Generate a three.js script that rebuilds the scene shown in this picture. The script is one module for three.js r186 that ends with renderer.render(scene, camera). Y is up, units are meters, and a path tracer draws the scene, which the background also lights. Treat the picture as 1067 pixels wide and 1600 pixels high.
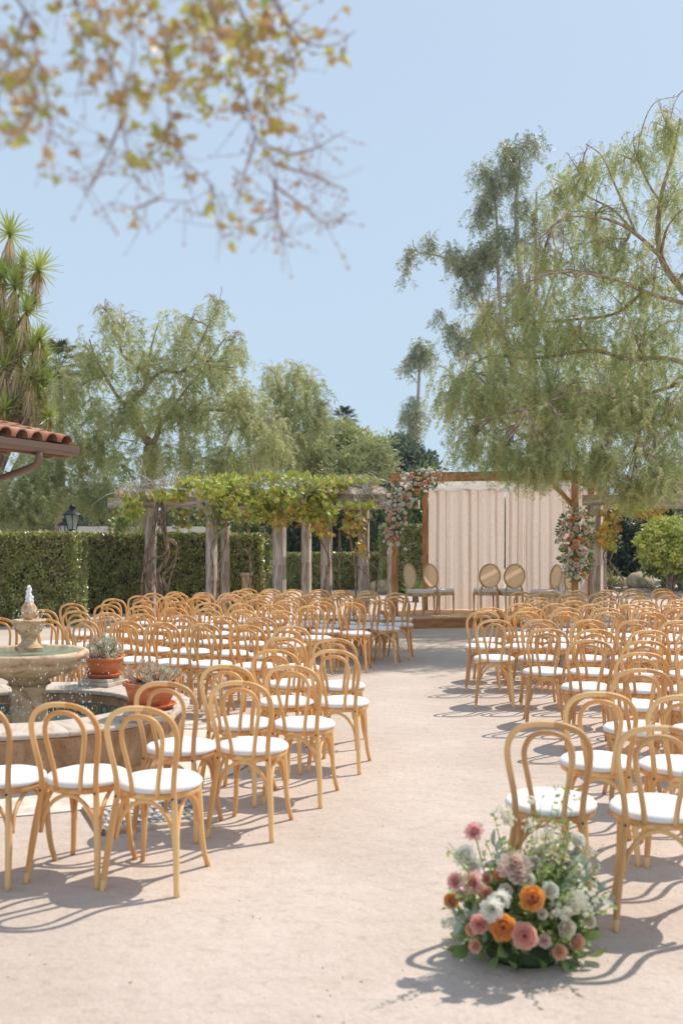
import * as THREE from 'three';
import { mergeGeometries, mergeVertices, toCreasedNormals } from 'three/addons/utils/BufferGeometryUtils.js';
import { RoundedBoxGeometry } from 'three/addons/geometries/RoundedBoxGeometry.js';
import { ImprovedNoise } from 'three/addons/math/ImprovedNoise.js';

// ---------------------------------------------------------------- camera, sky, sun, exposure
const scene = new THREE.Scene();
const EYE = 1.69, FOCAL = 1520, CX = 533.5, HORIZON = 845;       // eye height in metres; lens in photo pixels
const camera = new THREE.PerspectiveCamera(2 * Math.atan(800 / FOCAL) * 180 / Math.PI, 682 / 1024, 0.1, 900);
camera.position.set(0, EYE, 0);
camera.lookAt(0, EYE, -10);
camera.setViewOffset(682, 1024, 0, -(HORIZON - 800) * 1024 / 1600, 682, 1024);
camera.focus = 11; camera.userData.fStop = 2.2;

const SUN_DIR = new THREE.Vector3(0.5, 0.86, -0.42).normalize();
{ // clear spring sky: pale blue, whiter towards the horizon
  const W = 512, H = 256, data = new Float32Array(W * H * 4);
  const mix = (a, b, t) => a.map((v, i) => v + (b[i] - v) * t);
  const hor = [0.535, 0.68, 0.795], mid = [0.455, 0.578, 0.738], top = [0.39, 0.48, 0.62], gnd = [0.42, 0.35, 0.28];
  for (let j = 0; j < H; j++) for (let i = 0; i < W; i++) {
    const el = ((j + 0.5) / H - 0.5) * Math.PI, az = ((i + 0.5) / W - 0.5) * 2 * Math.PI;
    const s = Math.sin(el);
    let c = s < 0 ? gnd : s < 0.42 ? mix(hor, mid, Math.pow(s / 0.42, 0.62)) : mix(mid, top, (s - 0.42) / 0.58);
    const d = new THREE.Vector3(Math.cos(el) * Math.cos(az), s, Math.cos(el) * Math.sin(az));
    const g = Math.max(0, d.dot(SUN_DIR));
    const glow = s < 0 ? 0 : 0.12 * Math.pow(g, 6) + 0.6 * Math.pow(g, 60);
    data.set([c[0] + glow, c[1] + glow * 0.98, c[2] + glow * 0.92, 1], (j * W + i) * 4);
  }
  const sky = new THREE.DataTexture(data, W, H, THREE.RGBAFormat, THREE.FloatType);
  sky.mapping = THREE.EquirectangularReflectionMapping; sky.colorSpace = THREE.LinearSRGBColorSpace;
  sky.magFilter = sky.minFilter = THREE.LinearFilter; sky.needsUpdate = true;
  scene.background = sky; scene.environment = sky;
}
const sun = new THREE.DirectionalLight(new THREE.Color(1, 0.93, 0.84), 4.0);
sun.position.copy(SUN_DIR).multiplyScalar(60).add(new THREE.Vector3(0, 0, -14));
sun.target.position.set(0, 0, -14);
sun.castShadow = true; sun.shadow.radius = 1; sun.shadow.mapSize.set(4096, 4096);
Object.assign(sun.shadow.camera, { left: -26, right: 26, top: 26, bottom: -26, near: 1, far: 140 });
scene.add(sun, sun.target);
const renderer = new THREE.WebGLRenderer({ antialias: true });
renderer.setSize(682, 1024);
renderer.toneMapping = THREE.LinearToneMapping;
renderer.toneMappingExposure = 1.17;
renderer.shadowMap.enabled = true; renderer.shadowMap.type = THREE.PCFSoftShadowMap;
scene.fog = new THREE.FogExp2(new THREE.Color(0.62, 0.72, 0.86), 0.0005);

// ---------------------------------------------------------------- helpers
function rng(seed) { let a = seed >>> 0; return () => { a = (a + 0x6D2B79F5) | 0; let t = Math.imul(a ^ (a >>> 15), 1 | a); t = (t + Math.imul(t ^ (t >>> 7), 61 | t)) ^ t; return ((t ^ (t >>> 14)) >>> 0) / 4294967296; }; }
const R = rng(20240511);
const rr = (a, b, r = R) => a + (b - a) * r();
const gauss = (r = R) => (r() + r() + r() + r() - 2) * 0.87;
const PN = new ImprovedNoise();
const noise = (x, y, z = 0) => PN.noise(x, y, z);
const fbm = (x, y, z = 0) => noise(x, y, z) * 0.55 + noise(x * 2.1, y * 2.1, z * 2.1 + 3) * 0.28 + noise(x * 4.3, y * 4.3, z * 4.3 + 7) * 0.17;
const V = (x, y, z) => new THREE.Vector3(x, y, z);
const at = (px, py, d) => V((px - CX) * d / FOCAL, EYE + (HORIZON - py) * d / FOCAL, -d);   // a sight line's point at a distance
const lin = (r, g, b) => new THREE.Color().setRGB(r, g, b);
const clamp = (x, a, b) => Math.min(b, Math.max(a, x));
const DEG = Math.PI / 180;

const used = {};
function numbered(n) { const k = used[n] = (used[n] ?? -1) + 1; return k ? n + '_' + String(k).padStart(3, '0') : n; }
function tag(o, label, category, group, kind) {
  if (label) o.userData.label = label; if (category) o.userData.category = category;
  if (group) o.userData.group = group; if (kind) o.userData.kind = kind; return o;
}
function thing(name, label, category, pos = [0, 0, 0], turn = 0, group) {
  const o = new THREE.Group(); o.name = numbered(name); scene.add(o);
  o.position.set(...pos); o.rotation.y = turn; return tag(o, label, category, group);
}
function mesh(name, geo, mat, parent = scene) {
  const m = new THREE.Mesh(Array.isArray(geo) ? merge(geo) : geo, mat);
  m.name = parent === scene ? numbered(name) : name; m.castShadow = m.receiveShadow = true; parent.add(m); return m;
}
function struct(name, geo, mat) { const m = mesh(name, geo, mat); m.userData.kind = 'structure'; return m; }
function merge(list) {
  const g = list.filter(Boolean).map(x => { const y = x.index ? x.toNonIndexed() : x; for (const k of Object.keys(y.attributes)) if (!['position', 'normal', 'uv', 'color'].includes(k)) y.deleteAttribute(k); return y; });
  const col = g.some(x => x.attributes.color);
  for (const x of g) {
    const n = x.attributes.position.count;
    if (!x.attributes.uv) x.setAttribute('uv', new THREE.BufferAttribute(new Float32Array(n * 2), 2));
    if (!x.attributes.normal) x.computeVertexNormals();
    if (col && !x.attributes.color) x.setAttribute('color', new THREE.BufferAttribute(new Float32Array(n * 3).fill(1), 3));
  }
  return mergeGeometries(g, false);
}
function tint(g, c) { const n = g.attributes.position.count, a = new Float32Array(n * 3); for (let i = 0; i < n; i++) a.set([c.r, c.g, c.b], i * 3); g.setAttribute('color', new THREE.BufferAttribute(a, 3)); return g; }
// tapered tube along a smooth curve; radius a number or a function of t; uv in metres
function tube(pts, radius, seg = 16, rad = 8, { closed = false, flat = 1, cap = true, tension = 0.5 } = {}) {
  const c = new THREE.CatmullRomCurve3(pts.map(p => p.isVector3 ? p : V(...p)), closed, 'catmullrom', tension);
  const fr = c.computeFrenetFrames(seg, closed), L = c.getLength();
  const pos = [], uv = [], idx = [], rf = typeof radius === 'function' ? radius : () => radius; const us = clamp(rf(0.4) * 9 - 0.02, 0.12, 1);
  for (let i = 0; i <= seg; i++) {
    const t = i / seg, p = c.getPointAt(t), k = closed && i === seg ? 0 : i, n = fr.normals[k], b = fr.binormals[k], r = rf(t);
    for (let j = 0; j <= rad; j++) {
      const a = j / rad * 2 * Math.PI, x = Math.cos(a) * r, y = Math.sin(a) * r * flat;
      pos.push(p.x + n.x * x + b.x * y, p.y + n.y * x + b.y * y, p.z + n.z * x + b.z * y); uv.push(j / rad * us, t * L);
    }
  }
  for (let i = 0; i < seg; i++) for (let j = 0; j < rad; j++) { const a = i * (rad + 1) + j, b = a + rad + 1; idx.push(a, b, a + 1, b, b + 1, a + 1); }
  if (cap && !closed) for (const [i0, flip] of [[0, 1], [seg * (rad + 1), 0]]) for (let j = 1; j < rad - 1; j++) flip ? idx.push(i0, i0 + j, i0 + j + 1) : idx.push(i0, i0 + j + 1, i0 + j);
  const g = new THREE.BufferGeometry();
  g.setAttribute('position', new THREE.Float32BufferAttribute(pos, 3)); g.setAttribute('uv', new THREE.Float32BufferAttribute(uv, 2)); g.setIndex(idx);
  // outward winding is checked against the first ring
  g.computeVertexNormals();
  { const p0 = c.getPointAt(0.5), m = Math.floor(seg / 2) * (rad + 1), q = V(pos[m * 3], pos[m * 3 + 1], pos[m * 3 + 2]).sub(c.getPointAt(Math.floor(seg / 2) / seg)); const nn = V().fromBufferAttribute(g.attributes.normal, m);
    if (q.dot(nn) < 0) { for (let i = 0; i < idx.length; i += 3) [idx[i + 1], idx[i + 2]] = [idx[i + 2], idx[i + 1]]; g.setIndex(idx); g.computeVertexNormals(); } }
  return g;
}
const taper = (a, b) => t => a + (b - a) * t;
function bx(w, h, d, x = 0, y = 0, z = 0, ry = 0, bev = 0.006) {
  const g = new RoundedBoxGeometry(w, h, d, 1, Math.min(bev, w / 3, h / 3, d / 3)); 
  const p = g.attributes.position, n = g.attributes.normal, u = new Float32Array(p.count * 2);
  for (let i = 0; i < p.count; i++) { const nx = Math.abs(n.getX(i)), ny = Math.abs(n.getY(i)), nz = Math.abs(n.getZ(i)); const s = [p.getX(i), p.getY(i), p.getZ(i)];
    const long = w >= h && w >= d ? 0 : h >= d ? 1 : 2; const others = [0, 1, 2].filter(k => k !== long);
    const face = nx > ny && nx > nz ? 0 : ny > nz ? 1 : 2; const across = others.find(k => k !== face) ?? others[0]; u.set(face === long ? [s[others[0]], s[others[1]]] : [s[across] + x * 0.37, s[long] + z * 0.7], i * 2); }
  g.setAttribute('uv', new THREE.BufferAttribute(u, 2));
  if (ry) g.rotateY(ry); g.translate(x, y, z); return g;
}
// a straight timber between two points
function beam(a, b, w, h, bev = 0.006) {
  const d = b.clone().sub(a), L = d.length(); const g = bx(w, h, L, 0, 0, 0, 0, bev);
  const m = new THREE.Matrix4().lookAt(V(0, 0, 0), d.clone().negate(), Math.abs(d.y / L) > 0.99 ? V(0, 0, 1) : V(0, 1, 0)); g.applyMatrix4(m); const c = a.clone().add(b).multiplyScalar(0.5); g.translate(c.x, c.y, c.z); return g;
}
const lathe = (pts, n = 40) => { const g = new THREE.LatheGeometry(pts.map(p => new THREE.Vector2(...p)), n); return g; };
const inst = (name, geo, mat, mats, parent, colors) => {
  const m = new THREE.InstancedMesh(geo, mat, mats.length); m.name = parent === scene ? numbered(name) : name;
  for (let i = 0; i < mats.length; i++) { m.setMatrixAt(i, mats[i]); if (colors) m.setColorAt(i, colors[i]); }
  m.castShadow = m.receiveShadow = true; m.userData.kind = 'stuff'; parent.add(m); return m;
};
const TMP = new THREE.Object3D();
const mat4 = (p, rx, ry, rz, s = 1) => { TMP.position.copy(p); TMP.rotation.set(rx, ry, rz, 'YXZ'); if (s.isVector3) TMP.scale.copy(s); else TMP.scale.setScalar(s); TMP.updateMatrix(); return TMP.matrix.clone(); };

// ---------------------------------------------------------------- procedural textures and materials
function tex(w, h, fn, srgb = true, repeat = [1, 1]) {
  const d = new Uint8Array(w * h * 4);
  for (let y = 0; y < h; y++) for (let x = 0; x < w; x++) { const c = fn(x / w, y / h, x, y); for (let k = 0; k < 3; k++) d[(y * w + x) * 4 + k] = clamp(Math.round((Array.isArray(c) ? c[k] : c) * 255), 0, 255); d[(y * w + x) * 4 + 3] = 255; }
  const t = new THREE.DataTexture(d, w, h, THREE.RGBAFormat); t.wrapS = t.wrapT = THREE.RepeatWrapping; t.magFilter = THREE.LinearFilter; t.minFilter = THREE.LinearMipmapLinearFilter; t.generateMipmaps = true;
  t.repeat.set(...repeat); if (srgb) t.colorSpace = THREE.SRGBColorSpace; t.needsUpdate = true; return t;
}
// periodic noise so that tiles join
const pnoise = (u, v, f, s = 0) => { const a = u * 2 * Math.PI, b = v * 2 * Math.PI; return noise(Math.cos(a) * f + s, Math.sin(a) * f + Math.cos(b) * f * 0.97, Math.sin(b) * f + s * 1.7); };
const S = (c, k) => c.map(v => v * k);
const std = (o) => new THREE.MeshStandardMaterial({ roughness: 0.85, ...o });
function woodTex(base, dark, amt, fx = 5, fy = 0.6) {
  return tex(128, 512, (u, v) => { const g = pnoise(u, v * 0.5 + 0.03 * pnoise(u, v, 0.7, 5), fx * 0.55, 2); const f = 0.5 + 0.5 * Math.sin((noise(u * fx * 2, v * fy * 4, 1) * 5 + u * fx * 4)); const n = noise(u * 60, v * 6, 3) * 0.25 + noise(u * 16, v * 2.4, 9) * 0.5; let k = clamp(0.42 + amt * (f - 0.5) * 0.6 + n * amt + g * 0.12, 0, 1); return base.map((b, i) => b + (dark[i] - b) * k); }, true);
}
// ---------------------------------------------------------------- shared materials
const woodGold = [0, 1, 2, 3, 4, 5].map(k => std({ map: woodTex([[0.94, 0.75, 0.50], [0.93, 0.72, 0.46], [0.95, 0.78, 0.54], [0.91, 0.73, 0.51], [0.95, 0.74, 0.46], [0.92, 0.76, 0.54]][k], [[0.81, 0.57, 0.32], [0.78, 0.53, 0.28], [0.84, 0.62, 0.37], [0.74, 0.55, 0.35], [0.81, 0.56, 0.29], [0.76, 0.58, 0.37]][k], 1.25, 5 + k * 0.4), roughness: 0.42 + 0.03 * k }));
const cedar = std({ map: woodTex([0.74, 0.53, 0.34], [0.58, 0.38, 0.21], 1.0, 7), roughness: 0.7 });
const deckWood = std({ map: woodTex([0.86, 0.73, 0.58], [0.76, 0.61, 0.45], 0.9, 7), roughness: 0.75 });
const greyWood = std({ map: woodTex([0.80, 0.75, 0.70], [0.60, 0.54, 0.48], 1.2, 9), roughness: 0.9, bumpMap: woodTex([1, 1, 1], [0, 0, 0], 1.3, 9), bumpScale: 0.004 });
const barkTex = (a, b) => tex(256, 256, (u, v) => { const k = clamp(0.5 + pnoise(u, v * 0.5, 3.2) * 0.9 + noise(u * 40, v * 9, 2) * 0.4, 0, 1); return a.map((x, i) => x + (b[i] - x) * k); });
const bark = std({ map: barkTex([0.42, 0.34, 0.27], [0.62, 0.54, 0.46]), roughness: 0.95, bumpMap: barkTex([0, 0, 0], [1, 1, 1]), bumpScale: 0.02 });
const paleBark = std({ map: barkTex([0.58, 0.53, 0.48], [0.78, 0.74, 0.69]), roughness: 0.9 });
const redBark = std({ map: barkTex([0.50, 0.41, 0.34], [0.76, 0.67, 0.58]), roughness: 0.95 });
const vineBark = std({ map: barkTex([0.40, 0.31, 0.24], [0.66, 0.57, 0.48]), roughness: 0.95 });
const dryTwig = std({ color: lin(0.44, 0.39, 0.36) });
const stoneTex = (a, b, c) => tex(512, 512, (u, v, x, y) => { const k = clamp(0.5 + pnoise(u, v, 1.3) * 0.9 + pnoise(u, v, 4.5, 3) * 0.6, 0, 1), s = noise(x * 0.47, y * 0.47, 3) * 0.09 + (noise(x * 0.13, y * 0.13, 8) > 0.42 ? -0.07 : 0); return a.map((q, i) => q + (b[i] - q) * k + s + (k > 0.72 ? c[i] * (k - 0.72) * 2 : 0)); });
const stone = std({ map: stoneTex([0.84, 0.74, 0.61], [0.74, 0.61, 0.47], [-0.16, -0.16, -0.13]), roughness: 0.8, bumpMap: stoneTex([0.5, 0.5, 0.5], [0.62, 0.62, 0.62], [0, 0, 0]), bumpScale: 0.006 });
const stonePale = std({ map: stoneTex([0.80, 0.75, 0.70], [0.72, 0.65, 0.58], [-0.06, -0.06, -0.06]), roughness: 0.85, bumpMap: stoneTex([0.5, 0.5, 0.5], [0.62, 0.62, 0.62], [0, 0, 0]), bumpScale: 0.006 });
const stoneWall = std({ map: stoneTex([0.70, 0.58, 0.46], [0.57, 0.44, 0.33], [-0.05, -0.05, -0.05]), roughness: 0.85 });
const terracotta = std({ map: stoneTex([0.79, 0.47, 0.31], [0.70, 0.38, 0.22], [0.2, 0.28, 0.3]), roughness: 0.75 });
const blackIron = std({ color: lin(0.018, 0.018, 0.02), roughness: 0.5, metalness: 0.4 });

// ---------------------------------------------------------------- ground: decomposed granite courtyard
{
  const g = new THREE.PlaneGeometry(700, 700, 1, 1); g.rotateX(-Math.PI / 2); g.translate(0, 0, -150);
  const u = g.attributes.uv; for (let i = 0; i < u.count; i++) u.setXY(i, g.attributes.position.getX(i) / 3.1, g.attributes.position.getZ(i) / 3.1);
  const grainR = rng(5), sand = tex(1024, 1024, (a, b, x, y) => {
    const patch = 0.7 * (pnoise(a, b, 0.7) * 0.05 + noise(x * 0.018, y * 0.03, 4) * 0.035 + Math.min(0, noise(x * 0.05, y * 0.07, 8) + 0.12) * 0.10 + noise(x * 0.14, y * 0.14, 18) * 0.03);
    let n = (grainR() - 0.5) * 0.045 + noise(x * 0.33, y * 0.33, 4) * 0.02;
    const q = grainR(); if (q > 0.9975) n -= 0.2; else if (q > 0.993) n += 0.07;
    const k = patch + n; return [0.747 + k, 0.686 + k * 1.05, 0.636 + k * 1.1];
  });
  sand.anisotropy = 8;
  const rel = tex(1024, 1024, (a, b, x, y) => 0.5 + 0.5 * noise(x * 0.06, y * 0.06, 12) + 0.4 * noise(x * 0.12, y * 0.12, 2) + 0.3 * noise(x * 0.31, y * 0.31, 6) + (grainR() - 0.5) * 0.3, false);
  struct('ground', g, std({ map: sand, bumpMap: rel, bumpScale: 0.0034, roughness: 0.97 }));
}
{ // small litter on the sand: bits of leaf and grit
  const g = new THREE.IcosahedronGeometry(1, 0), ms = [], cs = [], r = rng(31);
  for (let i = 0; i < 420; i++) { const z = 3.2 + 16 * Math.pow(r(), 1.5), x = (r() - 0.5) * z * 0.8; const s = rr(0.001, 0.0042, r); ms.push(mat4(V(x, s * 0.3, -z), r() * 3, r() * 6, 0, V(s * rr(1, 2.2, r), s * 0.6, s))); cs.push(r() < 0.6 ? lin(0.30, 0.22, 0.15) : lin(0.62, 0.5, 0.38)); }
  tag(inst('leaf_litter', g, std({ color: 0xffffff }), ms, scene, cs), 'tiny bits of grit and leaf litter scattered over the sandy ground', 'litter');
}
{ // pale paving round the fountain and a strip of paving before the stage
  const ring = new THREE.RingGeometry(1.2, 1.8, 72, 1); ring.rotateX(-Math.PI / 2); ring.translate(-2.47, 0.004, -7.7);
  const p = ring.attributes.position, u = ring.attributes.uv; for (let i = 0; i < p.count; i++) u.setXY(i, p.getX(i) * 0.8, p.getZ(i) * 0.8);
  struct('fountain_paving', ring, std({ map: stoneTex([0.86, 0.82, 0.77], [0.80, 0.75, 0.69], [-0.05, -0.05, -0.05]), roughness: 0.9 }));
  const edge = new THREE.RingGeometry(1.8, 1.815, 72, 1); edge.rotateX(-Math.PI / 2); edge.translate(-2.47, 0.003, -7.7);
  struct('paving_joint', edge, std({ color: lin(0.2, 0.16, 0.12) }));
  const s = bx(6.2, 0.02, 0.42, 3.6, -0.004, -17.75, 0.22, 0.004), s2 = bx(6.2, 0.02, 0.30, 3.65, -0.005, -17.2, 0.22, 0.004);
  struct('paving_strip', s, stonePale); struct('paving_strip', s2, stonePale);
}
{ // pebble mosaic let into the ground by the fountain
  const cx = -1.18, cz = -5.98, a = 0.42;
  const t = thing('pebble_mosaic', 'patch of grey pebble mosaic with stone edging set in ground by fountain', 'pebble mosaic', [cx, 0, cz], a);
  mesh('bed', bx(0.62, 0.012, 0.5, 0, 0.002, 0, 0, 0.003), std({ color: lin(0.34, 0.30, 0.26) }), t);
  mesh('edging', bx(0.05, 0.05, 0.6, -0.335, 0.001, 0, 0, 0.01), stoneWall, t); mesh('edging', bx(0.72, 0.05, 0.05, 0, 0.001, 0.275, 0, 0.01), stonePale, t);
  const g = new THREE.SphereGeometry(1, 8, 5), ms = [], cs = [], r = rng(8);
  for (let i = 0; i < 16; i++) for (let j = 0; j < 13; j++) { const s = rr(0.013, 0.019, r); ms.push(mat4(V(-0.285 + i * 0.038 + rr(-0.005, 0.005, r), 0.009, -0.22 + j * 0.036 + rr(-0.005, 0.005, r)), 0, r() * 3, 0, V(s * 1.15, s * 0.6, s * 0.85))); const k = r() < 0.4 ? rr(0.16, 0.3, r) : rr(0.5, 0.7, r); cs.push(lin(k, k * 0.95, k * 0.9)); }
  inst('pebble', g, std({ roughness: 0.6 }), ms, t, cs);
}

// ---------------------------------------------------------------- fountain
const FX = -2.47, FZ = -7.7, RIM = 0.395;
{
  const t = thing('fountain', 'round tiered tan stone fountain with tiled pool and bubbling top', 'fountain', [FX, 0, FZ]);
  const scaleUV = (g, a, b) => { const u = g.attributes.uv; for (let i = 0; i < u.count; i++) u.setXY(i, u.getX(i) * a, u.getY(i) * b); return g; };
  mesh('basin_wall', scaleUV(lathe([[1.2, 0], [1.2, 0.06], [1.185, 0.07], [1.185, 0.325], [1.215, 0.34], [1.22, 0.352], [0.80, 0.352], [0.80, -0.05]], 96), 6, 0.8), stoneWall, t);
  // coping: twelve cut stones with recessed joints
  for (let k = 0; k < 12; k++) {
    const a0 = k / 12 * 2 * Math.PI + 0.0012, a1 = (k + 1) / 12 * 2 * Math.PI - 0.0012;
    const g = new THREE.LatheGeometry([[0.81, 0.355], [0.795, 0.36], [0.795, RIM - 0.012], [0.807, RIM], [1.235, RIM], [1.256, RIM - 0.008], [1.256, 0.366], [1.245, 0.358], [1.2, 0.356]].map(p => new THREE.Vector2(...p)), 10, a0, a1 - a0);
    mesh('coping_stone', scaleUV(g, 0.7, 0.9), stonePale, t);
  }
  mesh('pool_floor', new THREE.CircleGeometry(0.81, 48).rotateX(-Math.PI / 2).translate(0, 0.06, 0), std({ color: lin(0.22, 0.27, 0.24) }), t);
  // glazed tiles round the inside of the pool: each a tile with a painted flower
  const tileMat = [0, 1].map(v => std({ roughness: 0.25, map: tex(96, 96, (u, w) => {
    const x = u - 0.5, y = w - 0.5, d = Math.hypot(x, y), an = Math.atan2(y, x); const e = Math.max(Math.abs(x), Math.abs(y));
    if (e > 0.475) return [0.66, 0.62, 0.55];
    if (d < 0.1) return [0.75, 0.50, 0.20];
    if (d < 0.2 + 0.07 * Math.cos(an * 8)) return v ? [0.72, 0.70, 0.58] : [0.30, 0.36, 0.40];
    if (d < 0.33) return v ? [0.22, 0.32, 0.36] : [0.70, 0.60, 0.36];
    if (Math.hypot(Math.abs(x) - 0.44, Math.abs(y) - 0.44) < 0.16) return [0.62, 0.36, 0.20];
    return [0.36, 0.44, 0.42]; }) }));
  const tg = new RoundedBoxGeometry(0.112, 0.112, 0.012, 1, 0.004); { const p = tg.attributes.position, u = tg.attributes.uv; for (let i = 0; i < p.count; i++) u.setXY(i, p.getX(i) / 0.112 + 0.5, p.getY(i) / 0.112 + 0.5); }
  for (let k = 0; k < 43; k++) { const a = (k + 0.5) / 43 * 2 * Math.PI; const m = mesh('tile', tg, tileMat[k % 2], t); m.position.set(Math.sin(a) * 0.795, 0.235, Math.cos(a) * 0.795); m.rotation.y = a + Math.PI; }
  const water = new THREE.MeshPhysicalMaterial({ color: lin(0.55, 0.72, 0.66), transmission: 0.82, thickness: 0, roughness: 0.06, ior: 1.33, bumpMap: tex(256, 256, (u, v) => 0.5 + pnoise(u, v, 3) * 0.5 + pnoise(u, v, 8, 4) * 0.3, false, [3, 3]), bumpScale: 0.012 });
  mesh('water', new THREE.RingGeometry(0.13, 0.795, 64, 1).rotateX(-Math.PI / 2).translate(0, 0.20, 0), water, t);
  mesh('pedestal', lathe([[0, 0.055], [0.19, 0.055], [0.19, 0.13], [0.155, 0.16], [0.145, 0.30], [0.135, 0.44], [0.128, 0.52], [0.14, 0.545], [0.17, 0.56]], 48), stone, t);
  // fluted lower shell of the upper bowl
  { const g = lathe([[0.13, 0.535], [0.138, 0.565], [0.158, 0.592], [0.20, 0.617], [0.262, 0.638], [0.32, 0.655], [0.352, 0.668], [0.366, 0.684], [0.39, 0.70], [0.402, 0.722], [0.405, 0.745], [0.425, 0.752], [0.448, 0.768], [0.462, 0.79], [0.458, 0.812], [0.44, 0.824], [0.415, 0.822], [0.40, 0.808], [0.30, 0.785], [0, 0.775]], 72);
    const p = g.attributes.position; for (let i = 0; i < p.count; i++) { const y = p.getY(i); if (y > 0.56 && y < 0.66) { const x = p.getX(i), z = p.getZ(i), a = Math.atan2(z, x), k = 1 + 0.035 * Math.abs(Math.sin(a * 12)); p.setXYZ(i, x * k, y, z * k); } } g.computeVertexNormals();
    mesh('bowl', scaleUV(g, 2.4, 0.8), stone, t); }
  mesh('bowl_water', new THREE.CircleGeometry(0.418, 48).rotateX(-Math.PI / 2).translate(0, 0.814, 0), water, t);
  mesh('finial_base', [bx(0.19, 0.035, 0.19, 0, 0.835, 0, 0.5, 0.006), lathe([[0.085, 0.85], [0.083, 0.868], [0.062, 0.885], [0.056, 0.90], [0.06, 0.912], [0.055, 0.925]], 32)], stone, t);
  mesh('finial_urn', lathe([[0, 0.91], [0.05, 0.915], [0.066, 0.93], [0.058, 0.94], [0.075, 0.952], [0.098, 0.975], [0.112, 1.01], [0.116, 1.04], [0.128, 1.052], [0.128, 1.066], [0.112, 1.068], [0.10, 1.05], [0, 1.045]], 40), stone, t);
  { const g = new THREE.SphereGeometry(0.062, 48, 20); g.scale(1, 1.22, 1); const p = g.attributes.position; for (let i = 0; i < p.count; i++) { const a = Math.atan2(p.getZ(i), p.getX(i)), k = 1 - 0.09 * Math.pow(Math.abs(Math.cos(a * 5)), 6) ; p.setXYZ(i, p.getX(i) * k, p.getY(i), p.getZ(i) * k); } g.computeVertexNormals(); g.translate(0, 1.135, 0);
    mesh('fluted_ball', g, stone, t); }
  // bubbling jet and falling drops
  const r = rng(77), drop = new THREE.SphereGeometry(1, 6, 5), wm = new THREE.MeshPhysicalMaterial({ color: 0xffffff, roughness: 0.2, transmission: 0.1, thickness: 0, ior: 1.33 });
  const ms = []; for (let i = 0; i < 90; i++) { const h = r(), w = 0.026 * (1 - 0.5 * h) ; ms.push(mat4(V(gauss(r) * w, 1.2 + h * 0.125, gauss(r) * w), 0, 0, 0, V(1, rr(1, 1.9, r), 1).multiplyScalar(rr(0.006, 0.013, r)))); }
  inst('water_jet', drop, wm, ms, t);
  const ds = []; for (let i = 0; i < 150; i++) { const a = r() * 6.283, q = 0.06 + r() * 0.07, h = r(); ds.push(mat4(V(Math.cos(a) * q, 0.98 + h * 0.16, Math.sin(a) * q), 0, 0, 0, rr(0.0025, 0.006, r))); }
  for (let i = 0; i < 520; i++) { const a = r() * 6.283, h = r(), q = (i % 3 ? 0.462 : 0.40) + gauss(r) * 0.03 + (i % 7 ? 0 : r() * 0.3); ds.push(mat4(V(Math.cos(a) * q, 0.21 + h * 0.58, Math.sin(a) * q), 0, 0, 0, V(1, rr(1, 2.4, r), 1).multiplyScalar(rr(0.0022, 0.0048, r)))); }
  inst('water_drops', drop, wm, ds, t);
}
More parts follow.
